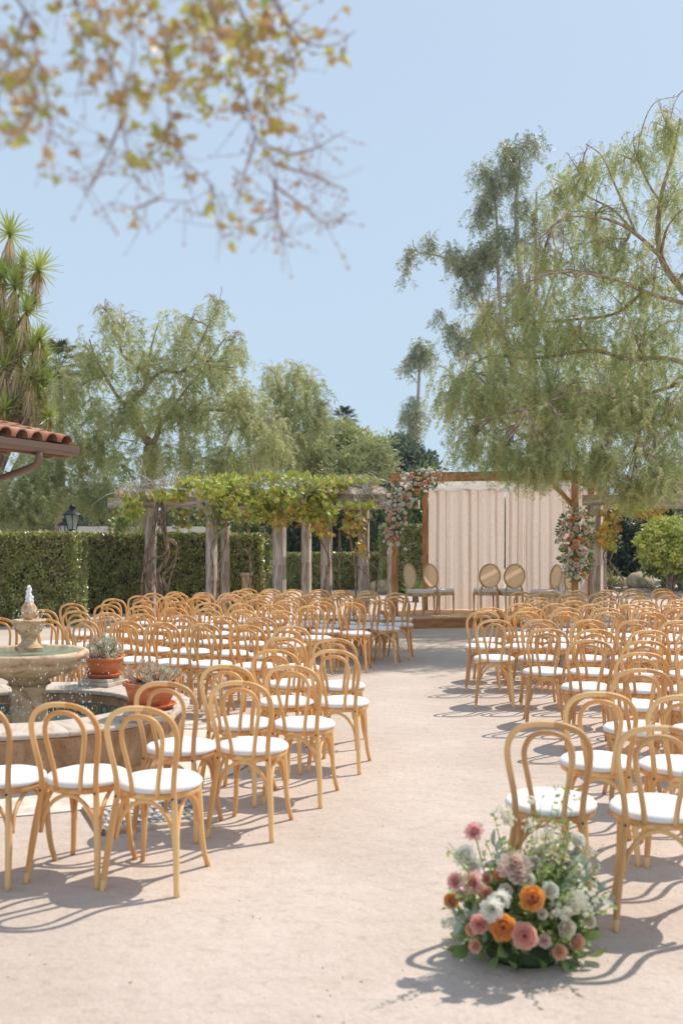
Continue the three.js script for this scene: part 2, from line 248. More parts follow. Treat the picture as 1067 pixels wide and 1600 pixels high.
{ // tiered stone blocks and clay pots on the rim
  const leafG = (() => { const s = new THREE.Shape(); s.moveTo(0, 0); s.quadraticCurveTo(0.014, 0.03, 0, 0.075); s.quadraticCurveTo(-0.014, 0.03, 0, 0); const g = new THREE.ExtrudeGeometry(s, { depth: 0.004, bevelEnabled: true, bevelSize: 0.001, bevelThickness: 0.002, bevelSegments: 1, curveSegments: 4 }); return g; })();
  const pot = (x, z, rad, hgt, label, sl, seed, pl, tall, dryness) => {
    const r = rng(seed), b = thing('stone_block', 'low two-step stone block on fountain rim under ' + sl, 'stone block', [x, RIM, z], seed * 0.4, 'stepped blocks on the fountain rim');
    mesh('lower_step', bx(rad * 2.05, 0.035, rad * 1.95, 0, 0.018, 0, 0, 0.006), stonePale, b); mesh('upper_step', bx(rad * 1.8, 0.03, rad * 1.7, 0, 0.05, 0, 0, 0.006), stonePale, b);
    const s = thing('pot_saucer', 'round terracotta saucer under ' + sl, 'saucer', [x, RIM + 0.066, z], 0, 'terracotta saucers');
    mesh('dish', lathe([[0, 0], [rad * 0.8, 0], [rad * 0.92, 0.03], [rad * 0.97, 0.032], [rad * 0.95, 0.04], [rad * 0.88, 0.036], [rad * 0.78, 0.012], [0, 0.012]], 40), terracotta, s);
    const p = thing('terracotta_pot', label, 'flower pot', [x, RIM + 0.079, z], 0, 'terracotta pots on the fountain rim');
    mesh('bowl', lathe([[0, 0], [rad * 0.60, 0], [rad * 0.66, 0.01], [rad * 0.86, hgt * 0.45], [rad * 0.95, hgt * 0.8], [rad * 0.955, hgt * 0.83], [rad * 0.86, hgt * 0.83], [rad * 0.8, hgt * 0.5], [0, hgt * 0.5]], 44), terracotta, p);
    const rim = new THREE.TorusGeometry(rad * 0.97, 0.016, 8, 64).rotateX(Math.PI / 2).translate(0, hgt * 0.9, 0); { const q = rim.attributes.position; for (let i = 0; i < q.count; i++) { const a = Math.atan2(q.getZ(i), q.getX(i)); const k = 1 + 0.008 * Math.sin(a * 22 + q.getY(i) * 160); q.setXYZ(i, q.getX(i) * k, q.getY(i), q.getZ(i) * k); } rim.computeVertexNormals(); }
    mesh('rim', rim, terracotta, p);
    mesh('soil', new THREE.CircleGeometry(rad * 0.9, 30).rotateX(-Math.PI / 2).translate(0, hgt * 0.84, 0), std({ color: lin(0.10, 0.07, 0.05) }), p);
    // succulent: woody stems with rosettes of pale leaves
    const q = thing('succulent', pl, 'succulent', [x, RIM + 0.079 + hgt * 0.8, z], 0, 'potted succulents');
    const stems = [], lm = [[], []], lc = [[], []];
    for (let k = 0; k < 40; k++) {
      const a = r() * 6.283, sp = Math.pow(r(), 0.6) * rad * 1.1, h = rr(0.04, tall, r) * (1 - 0.35 * sp / rad);
      const tip = V(Math.cos(a) * sp, h, Math.sin(a) * sp * 0.9);
      stems.push(tube([V(tip.x * 0.4, -0.02, tip.z * 0.4), V(tip.x * 0.75 + gauss(r) * 0.01, h * 0.45, tip.z * 0.75), tip], taper(0.006, 0.0035), 5, 5));
      const n = 13, dry = r() < dryness ? 1 : 0;
      for (let i = 0; i < n; i++) { const an = i * 2.4, up = 0.25 + 1.1 * i / n; lm[0].push(mat4(tip.clone().add(V(0, -0.02 + 0.03 * i / n, 0)), -(Math.PI / 2 - up) * -1, an, 0, rr(0.4, 0.72, r))); const c = dry ? lin(0.62, 0.44, 0.30) : r() < 0.08 ? lin(0.5, 0.2, 0.15) : lin(0.50 + r() * 0.16, 0.51 + r() * 0.12, 0.36 + r() * 0.1); lc[0].push(c); }
    }
    mesh('stem', stems, std({ color: lin(0.36, 0.29, 0.23) }), q);
    inst('leaves', leafG, std({ roughness: 0.6 }), lm[0], q, lc[0]);
  };
  pot(-2.14, -8.78, 0.165, 0.175, 'deep terracotta bowl pot at back of fountain rim', 'rear clay pot', 3, 'bushy grey-green succulent in rear clay pot, with a yellow head', 0.24, 0.12);
  pot(-1.40, -7.15, 0.195, 0.19, 'wide terracotta pot with rope rim at right of fountain', 'wide front clay pot', 4, 'low spreading pale succulent with dry pinkish leaves in wide front pot', 0.17, 0.5);
}
// ---------------------------------------------------------------- stage, pavilion, drapes
const yd = (x, y, d) => V(x, y, -d);
const SR = [0.974, -0.225], SD = [0.225, 0.974];                   // stage directions: along its front, and away (x, distance)
const sp = (a, b, y = 0) => yd(1.36 + SR[0] * a + SD[0] * b, y, 18.75 + SR[1] * a + SD[1] * b);   // a metres along the front edge, b back
const STAGE_YAW = Math.atan2(0.225, 0.974);
{
  const o = sp(0, 0), t = thing('stage', 'low wooden stage platform in front of blush curtains', 'stage', [o.x, 0, o.z], STAGE_YAW);
  mesh('front_board', bx(3.6, 0.175, 0.03, 1.8, 0.0885, 0.0, 0, 0.004), cedar, t);
  mesh('side_board', bx(0.03, 0.175, 2.3, 0.0, 0.0885, -1.17, 0, 0.004), cedar, t); mesh('side_board', bx(0.03, 0.175, 2.3, 3.6, 0.0885, -1.17, 0, 0.004), cedar, t);
  for (let k = 0; k < 5; k++) for (let j = 0; j < 2; j++) mesh('deck_board', bx(0.728, 0.03, 1.19, 0.334 + k * 0.733, 0.193, 0.02 - 0.6 - j * 1.196, 0, 0.003), deckWood, t);
  const g = bx(3.6, 0.02, 2.2, 1.8, 0.165, -1.2); mesh('joist', g, cedar, t);
}
const TOP = 0.208;
const PFL = yd(1.03, 0, 18.75), PFR = yd(4.31, 0, 17.99), PBL = yd(1.79, 0, 20.85), PBR = yd(5.13, 0, 20.06);
{
  const t = thing('pavilion', 'brown timber pavilion frame around the stage, hung with blush curtains', 'pavilion', [PFL.x, 0, PFL.z]);
  const L = p => p.clone().sub(V(PFL.x, 0, PFL.z)), H = 2.82, W = 0.1;
  const post = (p, y0, h) => { const q = L(p), g = bx(W, h - y0, W, 0, 0, 0, STAGE_YAW, 0.005); g.translate(q.x, y0 + (h - y0) / 2, q.z); return mesh('post', g, cedar, t); };
  post(PFL, 0, H); post(PFR, 0, H); post(PBL, 0, H); post(PBR, 0, H);
  const up = (p, y) => L(p).setY(y), dx = V(SR[0], 0, -SR[1]);
  mesh('front_beam', beam(up(PFL, 2.91).addScaledVector(dx, -0.09), up(PFR, 2.91).addScaledVector(dx, 0.12), 0.06, 0.18), cedar, t);
  mesh('rear_beam', beam(up(PBL, 2.915).addScaledVector(dx, -0.09), up(PBR, 2.915).addScaledVector(dx, 0.12), 0.06, 0.18), cedar, t);
  mesh('side_beam', beam(up(PFL, 2.88), up(PBL, 2.88), 0.055, 0.15), cedar, t); mesh('side_beam', beam(up(PFR, 2.88), up(PBR, 2.88), 0.055, 0.15), cedar, t);
  mesh('brace', beam(up(PFR, 2.3), up(PFR, 2.82).addScaledVector(dx, -0.45), 0.05, 0.085), cedar, t);
  mesh('brace', beam(up(PFL, 2.3), up(PFL, 2.82).addScaledVector(dx, 0.45), 0.05, 0.085), cedar, t);
}
{ // two pleated linen panels between the rear posts, meeting in the middle
  const linen = std({ map: tex(256, 256, (u, v, x, y) => { const k = 0.05 * noise(x * 0.5, y * 0.04) + 0.05 * noise(x * 0.05, y * 0.6, 4) + 0.03 * pnoise(u, v, 3); return [0.885 + k, 0.83 + k, 0.785 + k]; }, true, [2, 2]), roughness: 0.95 });
  const linenT = new THREE.MeshPhysicalMaterial({ map: linen.map, roughness: 1, transmission: 0.42, thickness: 0, side: THREE.DoubleSide });
  const dir = PBR.clone().sub(PBL), len = dir.length(); dir.normalize(); const nrm = V(-dir.z, 0, dir.x); if (nrm.z < 0) nrm.negate();
  const panel = (s0, s1, seed, label) => {
    const n = 220, m = 24, g = new THREE.PlaneGeometry(1, 1, n, m), p = g.attributes.position, u = g.attributes.uv; const w = s1 - s0;
    const t = thing('curtain', label, 'curtain', [PBL.x, 0, PBL.z], 0, 'blush curtains behind the stage');
    for (let j = 0; j <= m; j++) for (let i = 0; i <= n; i++) {
      const k = j * (n + 1) + i, a = i / n, b = 1 - j / m; const x = s0 + a * w;
      const ph = x * 2 * Math.PI / 0.21 + 5.5 * noise(x * 2.3, seed) + 0.5 * noise(x * 3, b * 1.5, seed), amp = 0.021 + 0.03 * noise(x * 2.6, 4, seed) + 0.012 * (1 - b) + 0.012 * noise(x * 4, b * 2.2, seed);
      const o = amp * Math.sin(ph) + 0.4 * amp * Math.sin(ph * 2.3 + seed) + 0.05 * noise(x * 0.8, b * 0.7, seed + 3);
      const sx = x + 0.018 * Math.cos(ph) + 0.02 * (1 - b) * noise(x * 2, b, seed + 8);
      const q = V(0, 0, 0).addScaledVector(dir, sx).addScaledVector(nrm, -0.11 + o); p.setXYZ(k, q.x, TOP + 0.012 + b * 2.6 + 0.012 * noise(x * 5, 1, seed) - 0.018 * b * b * b * Math.abs(Math.sin(x * 3.1)), q.z); u.setXY(k, x * 1.1, b * 1.4);
    }
    g.computeVertexNormals(); mesh('fabric', g, linenT, t);
    mesh('hem', beam(V(0, 2.80, 0).addScaledVector(dir, s0).addScaledVector(nrm, -0.11), V(0, 2.80, 0).addScaledVector(dir, s1).addScaledVector(nrm, -0.11), 0.05, 0.05, 0.02), linen, t);
  };
  panel(0.06, len * 0.482, 1.3, 'left pleated blush linen curtain hanging behind the two central round-back chairs');
  panel(len * 0.49, len + 0.24, 6.1, 'right pleated blush linen curtain hanging beside the right flower-wrapped post');
  // white cloth slung under the roof
  const g = new THREE.PlaneGeometry(1, 1, 40, 24), p = g.attributes.position, u = g.attributes.uv;
  for (let j = 0; j <= 24; j++) for (let i = 0; i <= 40; i++) { const k = j * 41 + i, a = i / 40, b = j / 24; const f = PFL.clone().lerp(PFR, a), r = PBL.clone().lerp(PBR, a), q = f.lerp(r, b); p.setXYZ(k, q.x, 2.86 - 0.16 * Math.pow(Math.sin(Math.PI * b), 0.8) + 0.02 * Math.sin(a * 40 + b * 3) + 0.03 * noise(a * 4, b * 3), q.z); u.setXY(k, a * 3, b * 2); }
  g.computeVertexNormals();
  tag(mesh('canopy_cloth', g, new THREE.MeshPhysicalMaterial({ color: lin(0.8, 0.78, 0.75), roughness: 1, transmission: 0.45, thickness: 0, side: THREE.DoubleSide })), 'white translucent cloth slung under the pavilion roof above the curtains', 'cloth');
}

// ---------------------------------------------------------------- timber pergolas
function pergola(label, A, B, depth, fronts, rears, opts = {}) {
  const t = thing('pergola', label, 'pergola', [A.x, 0, A.z]);
  const o = V(A.x, 0, A.z), d = B.clone().sub(A), len = d.length(), e = d.clone().normalize(), n = V(e.z, 0, -e.x); if (n.z > 0) n.negate();
  const L = (s, k, y) => V(0, y, 0).addScaledVector(e, s).addScaledVector(n, k), yaw = Math.atan2(-e.z, e.x);
  const post = (s, k, w) => { const q = L(s, k, 1.2), g = bx(w, 2.4, w, 0, 0, 0, yaw, 0.012); g.translate(q.x, 1.2, q.z); mesh('post', g, greyWood, t); };
  fronts.forEach(([s, w]) => post(s, 0, w ?? 0.19)); rears.forEach(s => post(s, depth, 0.19));
  mesh('beam', beam(L(-0.1, 0, 2.51), L(len, 0, 2.51), 0.14, 0.215, 0.012), greyWood, t); mesh('beam', beam(L(-0.1, depth, 2.51), L(len, depth, 2.51), 0.14, 0.215, 0.012), greyWood, t);
  const k = opts.rafters ?? Math.round(len / 0.62); for (let i = 0; i < k; i++) { const s = 0.35 + (len - 0.7) * i / (k - 1); mesh('rafter', beam(L(s, -0.42, 2.70), L(s, depth + 0.4, 2.70), 0.13, 0.165, 0.012), greyWood, t); }
  return { L: (s, k2, y) => L(s, k2, y).add(o), len, e, n, s: px => { // where the sight line of a photo column meets the pergola's front
    const q = (px - CX) / FOCAL; return (q * -o.z - o.x) / (e.x + q * e.z); } };
}
const PA = yd((177 - CX) * 21.2 / FOCAL, 0, 21.2), PB = yd((606 - CX) * 19.2 / FOCAL, 0, 19.2);
const sAt = px => { const e = PB.clone().sub(PA).normalize(), q = (px - CX) / FOCAL; return (q * -PA.z - PA.x) / (e.x + q * e.z); };
const PG = pergola('long weathered grey timber pergola overgrown with grapevine, left of the stage', PA, PB, 2.5, [[sAt(236)], [sAt(331)], [sAt(437), 0.22], [sAt(510)], [sAt(568)]], [1.5, 3.55, 5.6]);
const PC = yd((917 - CX) * 19.6 / FOCAL, 0, 19.6), PD = yd(9.6, 0, 18.6);
const PG2 = pergola('weathered grey timber pergola half hidden by foliage, right of the stage', PC, PD, 2.3, [[0.16], [2.3], [4.4]], [0.4, 2.9], {});

// ---------------------------------------------------------------- tiled-roof house at the left
{
  const E0 = V(-6.22, 3.02, -6.4), E1 = V(-3.51, 3.02, -12.4);       // the eave, running away from the camera
  const t = thing('tiled_house', 'house corner with terracotta barrel tile roof, brown gutter and downpipe at left', 'house', [E1.x, -0.11, E1.z]);
  const o = V(E1.x, 0, E1.z), e = E0.clone().sub(E1).normalize(), n = V(e.z, 0, -e.x); if (n.x > 0) n.negate();      // e: towards the camera, n: into the house
  const slope = Math.tan(13 * DEG), P = (s, k, y) => V(0, y, 0).addScaledVector(e, s).addScaledVector(n, k);
  const stucco = std({ color: lin(0.62, 0.56, 0.48), map: stoneTex([1, 1, 1], [0.93, 0.92, 0.9], [0, 0, 0]) }), brownPaint = std({ color: lin(0.20, 0.125, 0.09), roughness: 0.5 }), soffit = std({ map: woodTex([0.55, 0.40, 0.28], [0.40, 0.28, 0.19], 1, 6) });
  mesh('wall', beam(P(0.75, 1.45, 1.52), P(7.6, 1.45, 1.52), 0.24, 3.04), stucco, t); mesh('wall', beam(P(0.87, 1.6, 1.52), P(0.87, 5, 1.52), 0.24, 3.04), stucco, t);
  // roof boards
  const roofBoard = new THREE.BufferGeometry(); { const q = [P(0, 0, 3.02), P(7.6, 0, 3.02), P(7.6, 4.5, 3.02 + 4.5 * slope), P(0, 4.5, 3.02 + 4.5 * slope)], b = q.map(v => v.clone().add(V(0, -0.05, 0))); const f = []; const quad = (a, b2, c, d) => f.push(a, b2, c, a, c, d); quad(...q); quad(b[3], b[2], b[1], b[0]); for (let i = 0; i < 4; i++) quad(q[i], b[i], b[(i + 1) % 4], q[(i + 1) % 4]); roofBoard.setFromPoints(f); roofBoard.computeVertexNormals(); }
  mesh('roof_board', roofBoard, std({ color: lin(0.10, 0.075, 0.06), side: THREE.DoubleSide }), t);
  // barrel tiles: each a tapered half pipe with thickness; column by column, course by course
  const tileGeo = (r0, r1, L) => { const pos = [], idx = [], N = 12; for (const [k, rad] of [[0, r0], [1, r1]]) for (const th of [0, 0.016]) for (let i = 0; i <= N; i++) { const a = i / N * Math.PI; pos.push(Math.cos(a) * (rad - th), Math.sin(a) * (rad - th) * 0.92, k * L); } const w = N + 1; for (let i = 0; i < N; i++) { idx.push(i, i + 1, 2 * w + i, i + 1, 2 * w + i + 1, 2 * w + i); idx.push(w + i, 3 * w + i, w + i + 1, w + i + 1, 3 * w + i, 3 * w + i + 1); idx.push(i, w + i, i + 1, i + 1, w + i, w + i + 1); idx.push(2 * w + i, 2 * w + i + 1, 3 * w + i, 2 * w + i + 1, 3 * w + i + 1, 3 * w + i); } const g = new THREE.BufferGeometry(); g.setAttribute('position', new THREE.Float32BufferAttribute(pos, 3)); g.setIndex(idx); const q = g.toNonIndexed(); q.computeVertexNormals(); const u = []; for (let i = 0; i < q.attributes.position.count; i++) u.push(q.attributes.position.getX(i) * 1.5, q.attributes.position.getZ(i) * 1.5); q.setAttribute('uv', new THREE.Float32BufferAttribute(u, 2)); return toCreasedNormals(q, 0.7); };
  const cover = tileGeo(0.118, 0.095, 0.46), r = rng(9);
  const tm = [[0.78, 0.53, 0.40], [0.70, 0.47, 0.35], [0.84, 0.63, 0.50], [0.66, 0.48, 0.39]].map(c => std({ map: stoneTex(c, S(c, 0.74), [0.16, 0.2, 0.2]), roughness: 0.85, side: THREE.DoubleSide }));
  const basis = new THREE.Matrix4().makeBasis(e.clone().negate(), V().crossVectors(n.clone().add(V(0, slope, 0)).normalize(), e.clone().negate()).normalize(), n.clone().add(V(0, slope, 0)).normalize());
  let flip = new THREE.Vector3().setFromMatrixColumn(basis, 1).y < 0; const bb = flip ? new THREE.Matrix4().makeBasis(e.clone(), new THREE.Vector3().setFromMatrixColumn(basis, 1).negate(), new THREE.Vector3().setFromMatrixColumn(basis, 2)) : basis;
  for (let c = 0; c < 25; c++) for (let k = 0; k < 7; k++) { const m = mesh('roof_tile', cover, tm[Math.floor(r() * 4)], t); m.matrixAutoUpdate = true; const q = P(0.10 + c * 0.262 + rr(-0.006, 0.006, r), -0.09 + k * 0.39 + rr(-0.012, 0.012, r), 3.035 + (-0.09 + k * 0.39) * slope + k * 0.002 + (k ? 0.012 : 0.014)); m.quaternion.setFromRotationMatrix(bb); m.rotateZ(rr(-0.03, 0.03, r)); m.position.copy(q); }
  mesh('rake_tile', (() => { const g = tileGeo(0.11, 0.09, 0.46); return g; })(), tm[1], t).position.set(0, -50, 0);
  t.remove(t.children[t.children.length - 1]);
  for (let k = 0; k < 6; k++) { const m = mesh('rake_tile', cover, tm[k % 4], t); m.quaternion.setFromRotationMatrix(bb); m.rotateZ(-0.9); m.position.copy(P(-0.02, -0.08 + k * 0.39, 2.965 + (-0.08 + k * 0.39) * slope)); }
  // gutter: an open trough, and its downpipe bending back to the wall
  { const s = new THREE.Shape(); s.moveTo(-0.06, 0.06); s.lineTo(-0.06, -0.035); s.quadraticCurveTo(-0.05, -0.06, 0, -0.06); s.quadraticCurveTo(0.06, -0.055, 0.065, 0.01); s.lineTo(0.075, 0.06); s.lineTo(0.06, 0.06); s.lineTo(0.052, 0.01); s.quadraticCurveTo(0.045, -0.045, 0, -0.048); s.lineTo(-0.048, -0.03); s.lineTo(-0.048, 0.06); s.closePath();
    const g = new THREE.ExtrudeGeometry(s, { depth: 7.7, bevelEnabled: false, curveSegments: 6 }); const m = new THREE.Matrix4().makeBasis(n.clone().negate(), V(0, 1, 0), V().crossVectors(n.clone().negate(), V(0, 1, 0))); g.applyMatrix4(m); const zdir = V().crossVectors(n.clone().negate(), V(0, 1, 0)); const st = P(zdir.dot(e) > 0 ? -0.05 : 7.65, -0.115, 2.935); g.translate(st.x, st.y, st.z); mesh('gutter', g, brownPaint, t); }
  mesh('downpipe', tube([P(0.62, -0.115, 2.89), P(0.62, -0.11, 2.80), P(0.63, -0.02, 2.70), P(0.68, 0.5, 2.55), P(0.75, 1.15, 2.36), P(0.76, 1.26, 2.28), P(0.76, 1.27, 2.0), P(0.76, 1.27, 0.05)], 0.042, 60, 12), brownPaint, t);
  mesh('fascia', beam(P(0, -0.03, 2.93), P(7.6, -0.03, 2.93), 0.04, 0.16), soffit, t);
  for (let k = 0; k < 10; k++) mesh('rafter_tail', beam(P(0.28 + k * 0.75, 0.0, 2.90), P(0.28 + k * 0.75, 1.5, 2.90 + 1.5 * slope), 0.11, 0.15), soffit, t);
}
{ // two black lanterns on posts behind the hedge
  const lantern = (name, label, p, s) => {
    const t = thing('lantern_post', label, 'lantern', [p.x, 0, p.z], 0.3, 'black post lanterns behind the hedge'); const H = p.y / s;
    const glass = new THREE.MeshPhysicalMaterial({ color: lin(0.85, 0.9, 0.88), transmission: 0.75, thickness: 0, roughness: 0.35 });
    const hex = (r0, y0, r1, y1) => { const g = new THREE.CylinderGeometry(r1, r0, y1 - y0, 6, 1, false); g.translate(0, (y0 + y1) / 2, 0); return g; };
    mesh('post', lathe([[0.05, 0], [0.045, H - 0.75], [0.06, H - 0.73], [0.04, H - 0.68], [0.04, H - 0.62], [0.075, H - 0.59], [0.11, H - 0.58], [0, H - 0.575]], 16), blackIron, t);
    mesh('glass', hex(0.10, H - 0.57, 0.185, H - 0.26), glass, t);
    for (let k = 0; k < 6; k++) { const a = k / 6 * 2 * Math.PI; mesh('bar', tube([V(Math.sin(a) * 0.105, H - 0.58, Math.cos(a) * 0.105), V(Math.sin(a) * 0.15, H - 0.41, Math.cos(a) * 0.15), V(Math.sin(a) * 0.192, H - 0.25, Math.cos(a) * 0.192)], 0.009, 3, 5), blackIron, t); }
    mesh('cap', lathe([[0, H - 0.25], [0.225, H - 0.262], [0.228, H - 0.245], [0.17, H - 0.205], [0.09, H - 0.155], [0.06, H - 0.15], [0.06, H - 0.09], [0.075, H - 0.08], [0.07, H - 0.05], [0.03, H - 0.03], [0.02, H], [0, H]], 12), blackIron, t);
    mesh('bulb', lathe([[0, H - 0.5], [0.03, H - 0.49], [0.045, H - 0.42], [0.03, H - 0.36], [0, H - 0.35]], 12), std({ color: lin(0.8, 0.8, 0.76), roughness: 0.4 }), t);
    t.scale.setScalar(s);
  };
  lantern('a', 'larger black lantern on post above the hedge, nearer one', at(113.5, 787, 21.8), 1);
  lantern('b', 'smaller black lantern on post just behind the larger one', at(102, 808, 24.5), 0.8);
}
{ // low white garden wall far behind the hedge; pedestal under the pergola; rocks on the right
  tag(mesh('garden_wall', beam(at(95, 826, 33).setY(1.05), at(330, 826, 33).setY(1.05), 0.25, 2.25), std({ color: lin(0.72, 0.69, 0.64) })), 'white plastered garden wall showing above the hedge', 'wall');
  const p = at(385, 890, 23.2); const t = thing('stone_planter', 'tapered tan planter with pale rim beneath the pergola', 'planter', [p.x, 0, p.z]);
  mesh('body', lathe([[0, 0], [0.09, 0], [0.10, 0.3], [0.135, 0.85], [0, 0.85]], 20), stone, t); mesh('rim', lathe([[0.10, 0.86], [0.16, 0.86], [0.165, 0.93], [0.14, 0.94], [0.13, 0.88]], 20), stonePale, t);
  const rock = (px, py, w, h, d, label, seed) => { const g = new THREE.IcosahedronGeometry(1, 4), q = g.attributes.position; for (let i = 0; i < q.count; i++) { const v = V().fromBufferAttribute(q, i); const k = 1 + 0.25 * noise(v.x * 1.3 + seed, v.y * 1.3, v.z * 1.3) + 0.08 * noise(v.x * 4, v.y * 4 + seed, v.z * 4); v.multiplyScalar(k); v.y = Math.max(-0.35, v.y) ; v.x = Math.sign(v.x) * Math.pow(Math.abs(v.x), 0.85); q.setXYZ(i, v.x * w / 2, v.y * h, v.z * w * 0.4); } const gg = mergeVertices(g.deleteAttribute('normal').deleteAttribute('uv')); gg.computeVertexNormals(); const o = at(px, py, d); gg.translate(0, 0.1 * h, 0);
    const uv = []; for (let i = 0; i < gg.attributes.position.count; i++) uv.push(gg.attributes.position.getX(i), gg.attributes.position.getY(i) + gg.attributes.position.getZ(i)); gg.setAttribute('uv', new THREE.Float32BufferAttribute(uv, 2));
    const m = mesh('boulder', gg, std({ map: stoneTex([0.74, 0.66, 0.54], [0.58, 0.50, 0.38], [0, 0, 0]), roughness: 0.95 })); m.position.set(o.x, 0.1, o.z); tag(m, label, 'boulder', 'boulders by the right garden bed'); };
  rock(1000, 913, 1.05, 0.42, 35, 'larger flat-topped tan boulder by the right garden bed', 1);
  rock(962, 910, 0.8, 0.27, 36, 'small low tan boulder left of the larger boulder', 5);
  rock(598, 912, 0.9, 0.35, 31, 'pale boulder at the end of the far hedge, left of pavilion', 8);
}
// ---------------------------------------------------------------- bentwood chairs
const linenSeat = std({ color: lin(0.80, 0.79, 0.78), roughness: 0.95, bumpMap: tex(128, 128, (u, v, x, y) => 0.5 + 0.2 * ((x % 4 < 2) === (y % 4 < 2) ? 1 : -1) + 0.15 * noise(x * 0.2, y * 0.2), false, [3, 3]), bumpScale: 0.0008 });
const L_ROWS = [
  [13, [-91, 491], [-131, 502], [-173, 500]],
  [13, [-52, 575], [-94, 573]],
  [13, [-25, 645], [-67, 647]],
  [13, [0, 733], [-42, 733]],
  [13, [-1, 816], [-42, 826]],
  [13, [-41, 928], [-83, 940], [-128, 956], [-169, 970], [-207, 988], [-254, 1002], [-294, 1013], [-345, 1027]],
  [13, [-79, 1029], [-119, 1047], [-164, 1064], [-210, 1079], [-252, 1099], [-293, 1124], [-338, 1148]],
  [13, [-62, 1131], [-107, 1143], [-152, 1160], [-192, 1177], [-239, 1210], [-286, 1237], [-335, 1258]],
  [13, [-33, 1211], [-81, 1236], [-120, 1252], [-166, 1270], [-208, 1296], [-256, 1322], [-306, 1356]],
  [13, [18, 1276], [-22, 1300], [-67, 1319], [-109, 1337], [-153, 1366], [-194, 1383], [-239, 1403], [-285, 1428]],
  [13, [60, 1343], [21, 1359], [-21, 1377], [-61, 1389], [-108, 1430], [-156, 1454], [-198, 1456], [-238, 1480], [-279, 1498]],
  [13, [83, 1405], [42, 1408], [2, 1427], [-41, 1446], [-82, 1455], [-129, 1481], [-165, 1502], [-206, 1516], [-251, 1538]],
  [13, [89, 1508], [47, 1509], [9, 1525], [-32, 1531], [-74, 1533], [-110, 1554], [-156, 1572]],
  [13, [47, 1569], [8, 1586], [-30, 1604], [-72, 1610], [-111, 1625], [-150, 1640]]
];
const R_ROWS = [
  [12, [97, 452], [143, 442]],
  [12, [141, 535], [182, 525]],
  [11, [190, 628], [232, 621]],
  [10, [218, 717], [259, 708]],
  [9, [203, 806], [244, 798], [285, 789]],
  [8, [189, 903], [231, 898], [275, 890], [316, 882]],
  [6, [157, 1003], [203, 1004], [251, 1003], [296, 998], [338, 994]],
  [6, [162, 1115], [208, 1115], [252, 1113], [300, 1111], [344, 1104], [386, 1098]],
  [7, [179, 1181], [227, 1179], [271, 1182], [316, 1177], [365, 1183], [408, 1185]],
  [7, [231, 1258], [273, 1254], [315, 1245], [361, 1239], [411, 1234]],
  [7, [264, 1308], [309, 1311], [354, 1312], [404, 1321], [455, 1331]],
  [8, [280, 1390], [331, 1399], [377, 1408], [429, 1427], [482, 1451]],
  [9, [294, 1470], [345, 1486], [397, 1504], [457, 1539], [512, 1559], [562, 1571]],
  [9, [282, 1537], [330, 1557], [378, 1573], [432, 1594], [485, 1628], [538, 1646]]
];
function makeChair() {
  const t = thing('bentwood_chair', '', 'chair', [0, 0, 0], 0);
  const both = f => [1, -1].map(f);
  const hoop = [[0.19, 0, 0.265], [0.174, 0.2, 0.232], [0.152, 0.40, 0.198], [0.146, 0.47, 0.194], [0.152, 0.56, 0.202], [0.169, 0.66, 0.218], [0.179, 0.74, 0.233], [0.172, 0.80, 0.246], [0.138, 0.853, 0.258], [0.072, 0.881, 0.266]];
  const path = [...hoop, [0, 0.888, 0.268], ...hoop.slice().reverse().map(([x, y, z]) => [-x, y, z])];
  mesh('back_frame', tube(path, s => { const k = Math.abs(s - 0.5) * 2; return k < 0.55 ? 0.0142 : k < 0.72 ? 0.0142 + 0.0042 * (k - 0.55) / 0.17 : 0.0184 - 0.0044 * (k - 0.72) / 0.28; }, 76, 9), woodGold[0], t);
  const inn = [[0.064, 0.452, 0.196], [0.071, 0.53, 0.202], [0.09, 0.64, 0.217], [0.104, 0.72, 0.231], [0.101, 0.775, 0.242], [0.075, 0.823, 0.252], [0.038, 0.843, 0.257]];
  mesh('inner_hoop', tube([...inn, [0, 0.848, 0.258], ...inn.slice().reverse().map(([x, y, z]) => [-x, y, z])], 0.0126, 48, 8), woodGold[0], t);
  both(s => mesh('leg', tube([[s * 0.142, 0.452, -0.138], [s * 0.150, 0.36, -0.146], [s * 0.156, 0.22, -0.154], [s * 0.166, 0.09, -0.168], [s * 0.182, 0, -0.19]], taper(0.0195, 0.0135), 12, 8), woodGold[0], t));
  const arch = (a, b, low, drop) => { const m = k => [a[0] + (b[0] - a[0]) * k, a[1] + (b[1] - a[1]) * k]; const p = k => m(k); const A = p(0.04), B = p(0.1), C = p(0.26), D = p(0.5), E = p(0.74), F = p(0.9), G = p(0.96); return tube([[A[0], low, A[1]], [B[0], low + 0.085, B[1]], [C[0], 0.395, C[1]], [D[0], 0.428, D[1]], [E[0], 0.395, E[1]], [F[0], low + 0.085, F[1]], [G[0], low, G[1]]], 0.0108, 26, 7); };
  mesh('brace', arch([0.165, 0.196], [-0.165, 0.196], 0.235), woodGold[0], t);
  mesh('brace', arch([0.158, -0.14], [-0.158, -0.14], 0.25), woodGold[0], t);
  both(s => mesh('brace', arch([s * 0.158, 0.19], [s * 0.150, -0.142], 0.25), woodGold[0], t));
  mesh('seat_frame', lathe([[0.17, 0.432], [0.192, 0.43], [0.203, 0.437], [0.205, 0.452], [0.198, 0.463], [0.17, 0.464], [0.17, 0.432]], 40), woodGold[0], t);
  const c = lathe([[0, 0.458], [0.18, 0.458], [0.205, 0.464], [0.2095, 0.473], [0.207, 0.484], [0.196, 0.494], [0.17, 0.501], [0.10, 0.507], [0, 0.509]], 44); c.translate(0, 0, 0); mesh('cushion', c, linenSeat, t);
  both(s => mesh('screw', new THREE.CylinderGeometry(0.0055, 0.0055, 0.006, 8).rotateX(Math.PI / 2).translate(s * 0.147, 0.447, 0.2125), blackIron, t));
  return t;
}
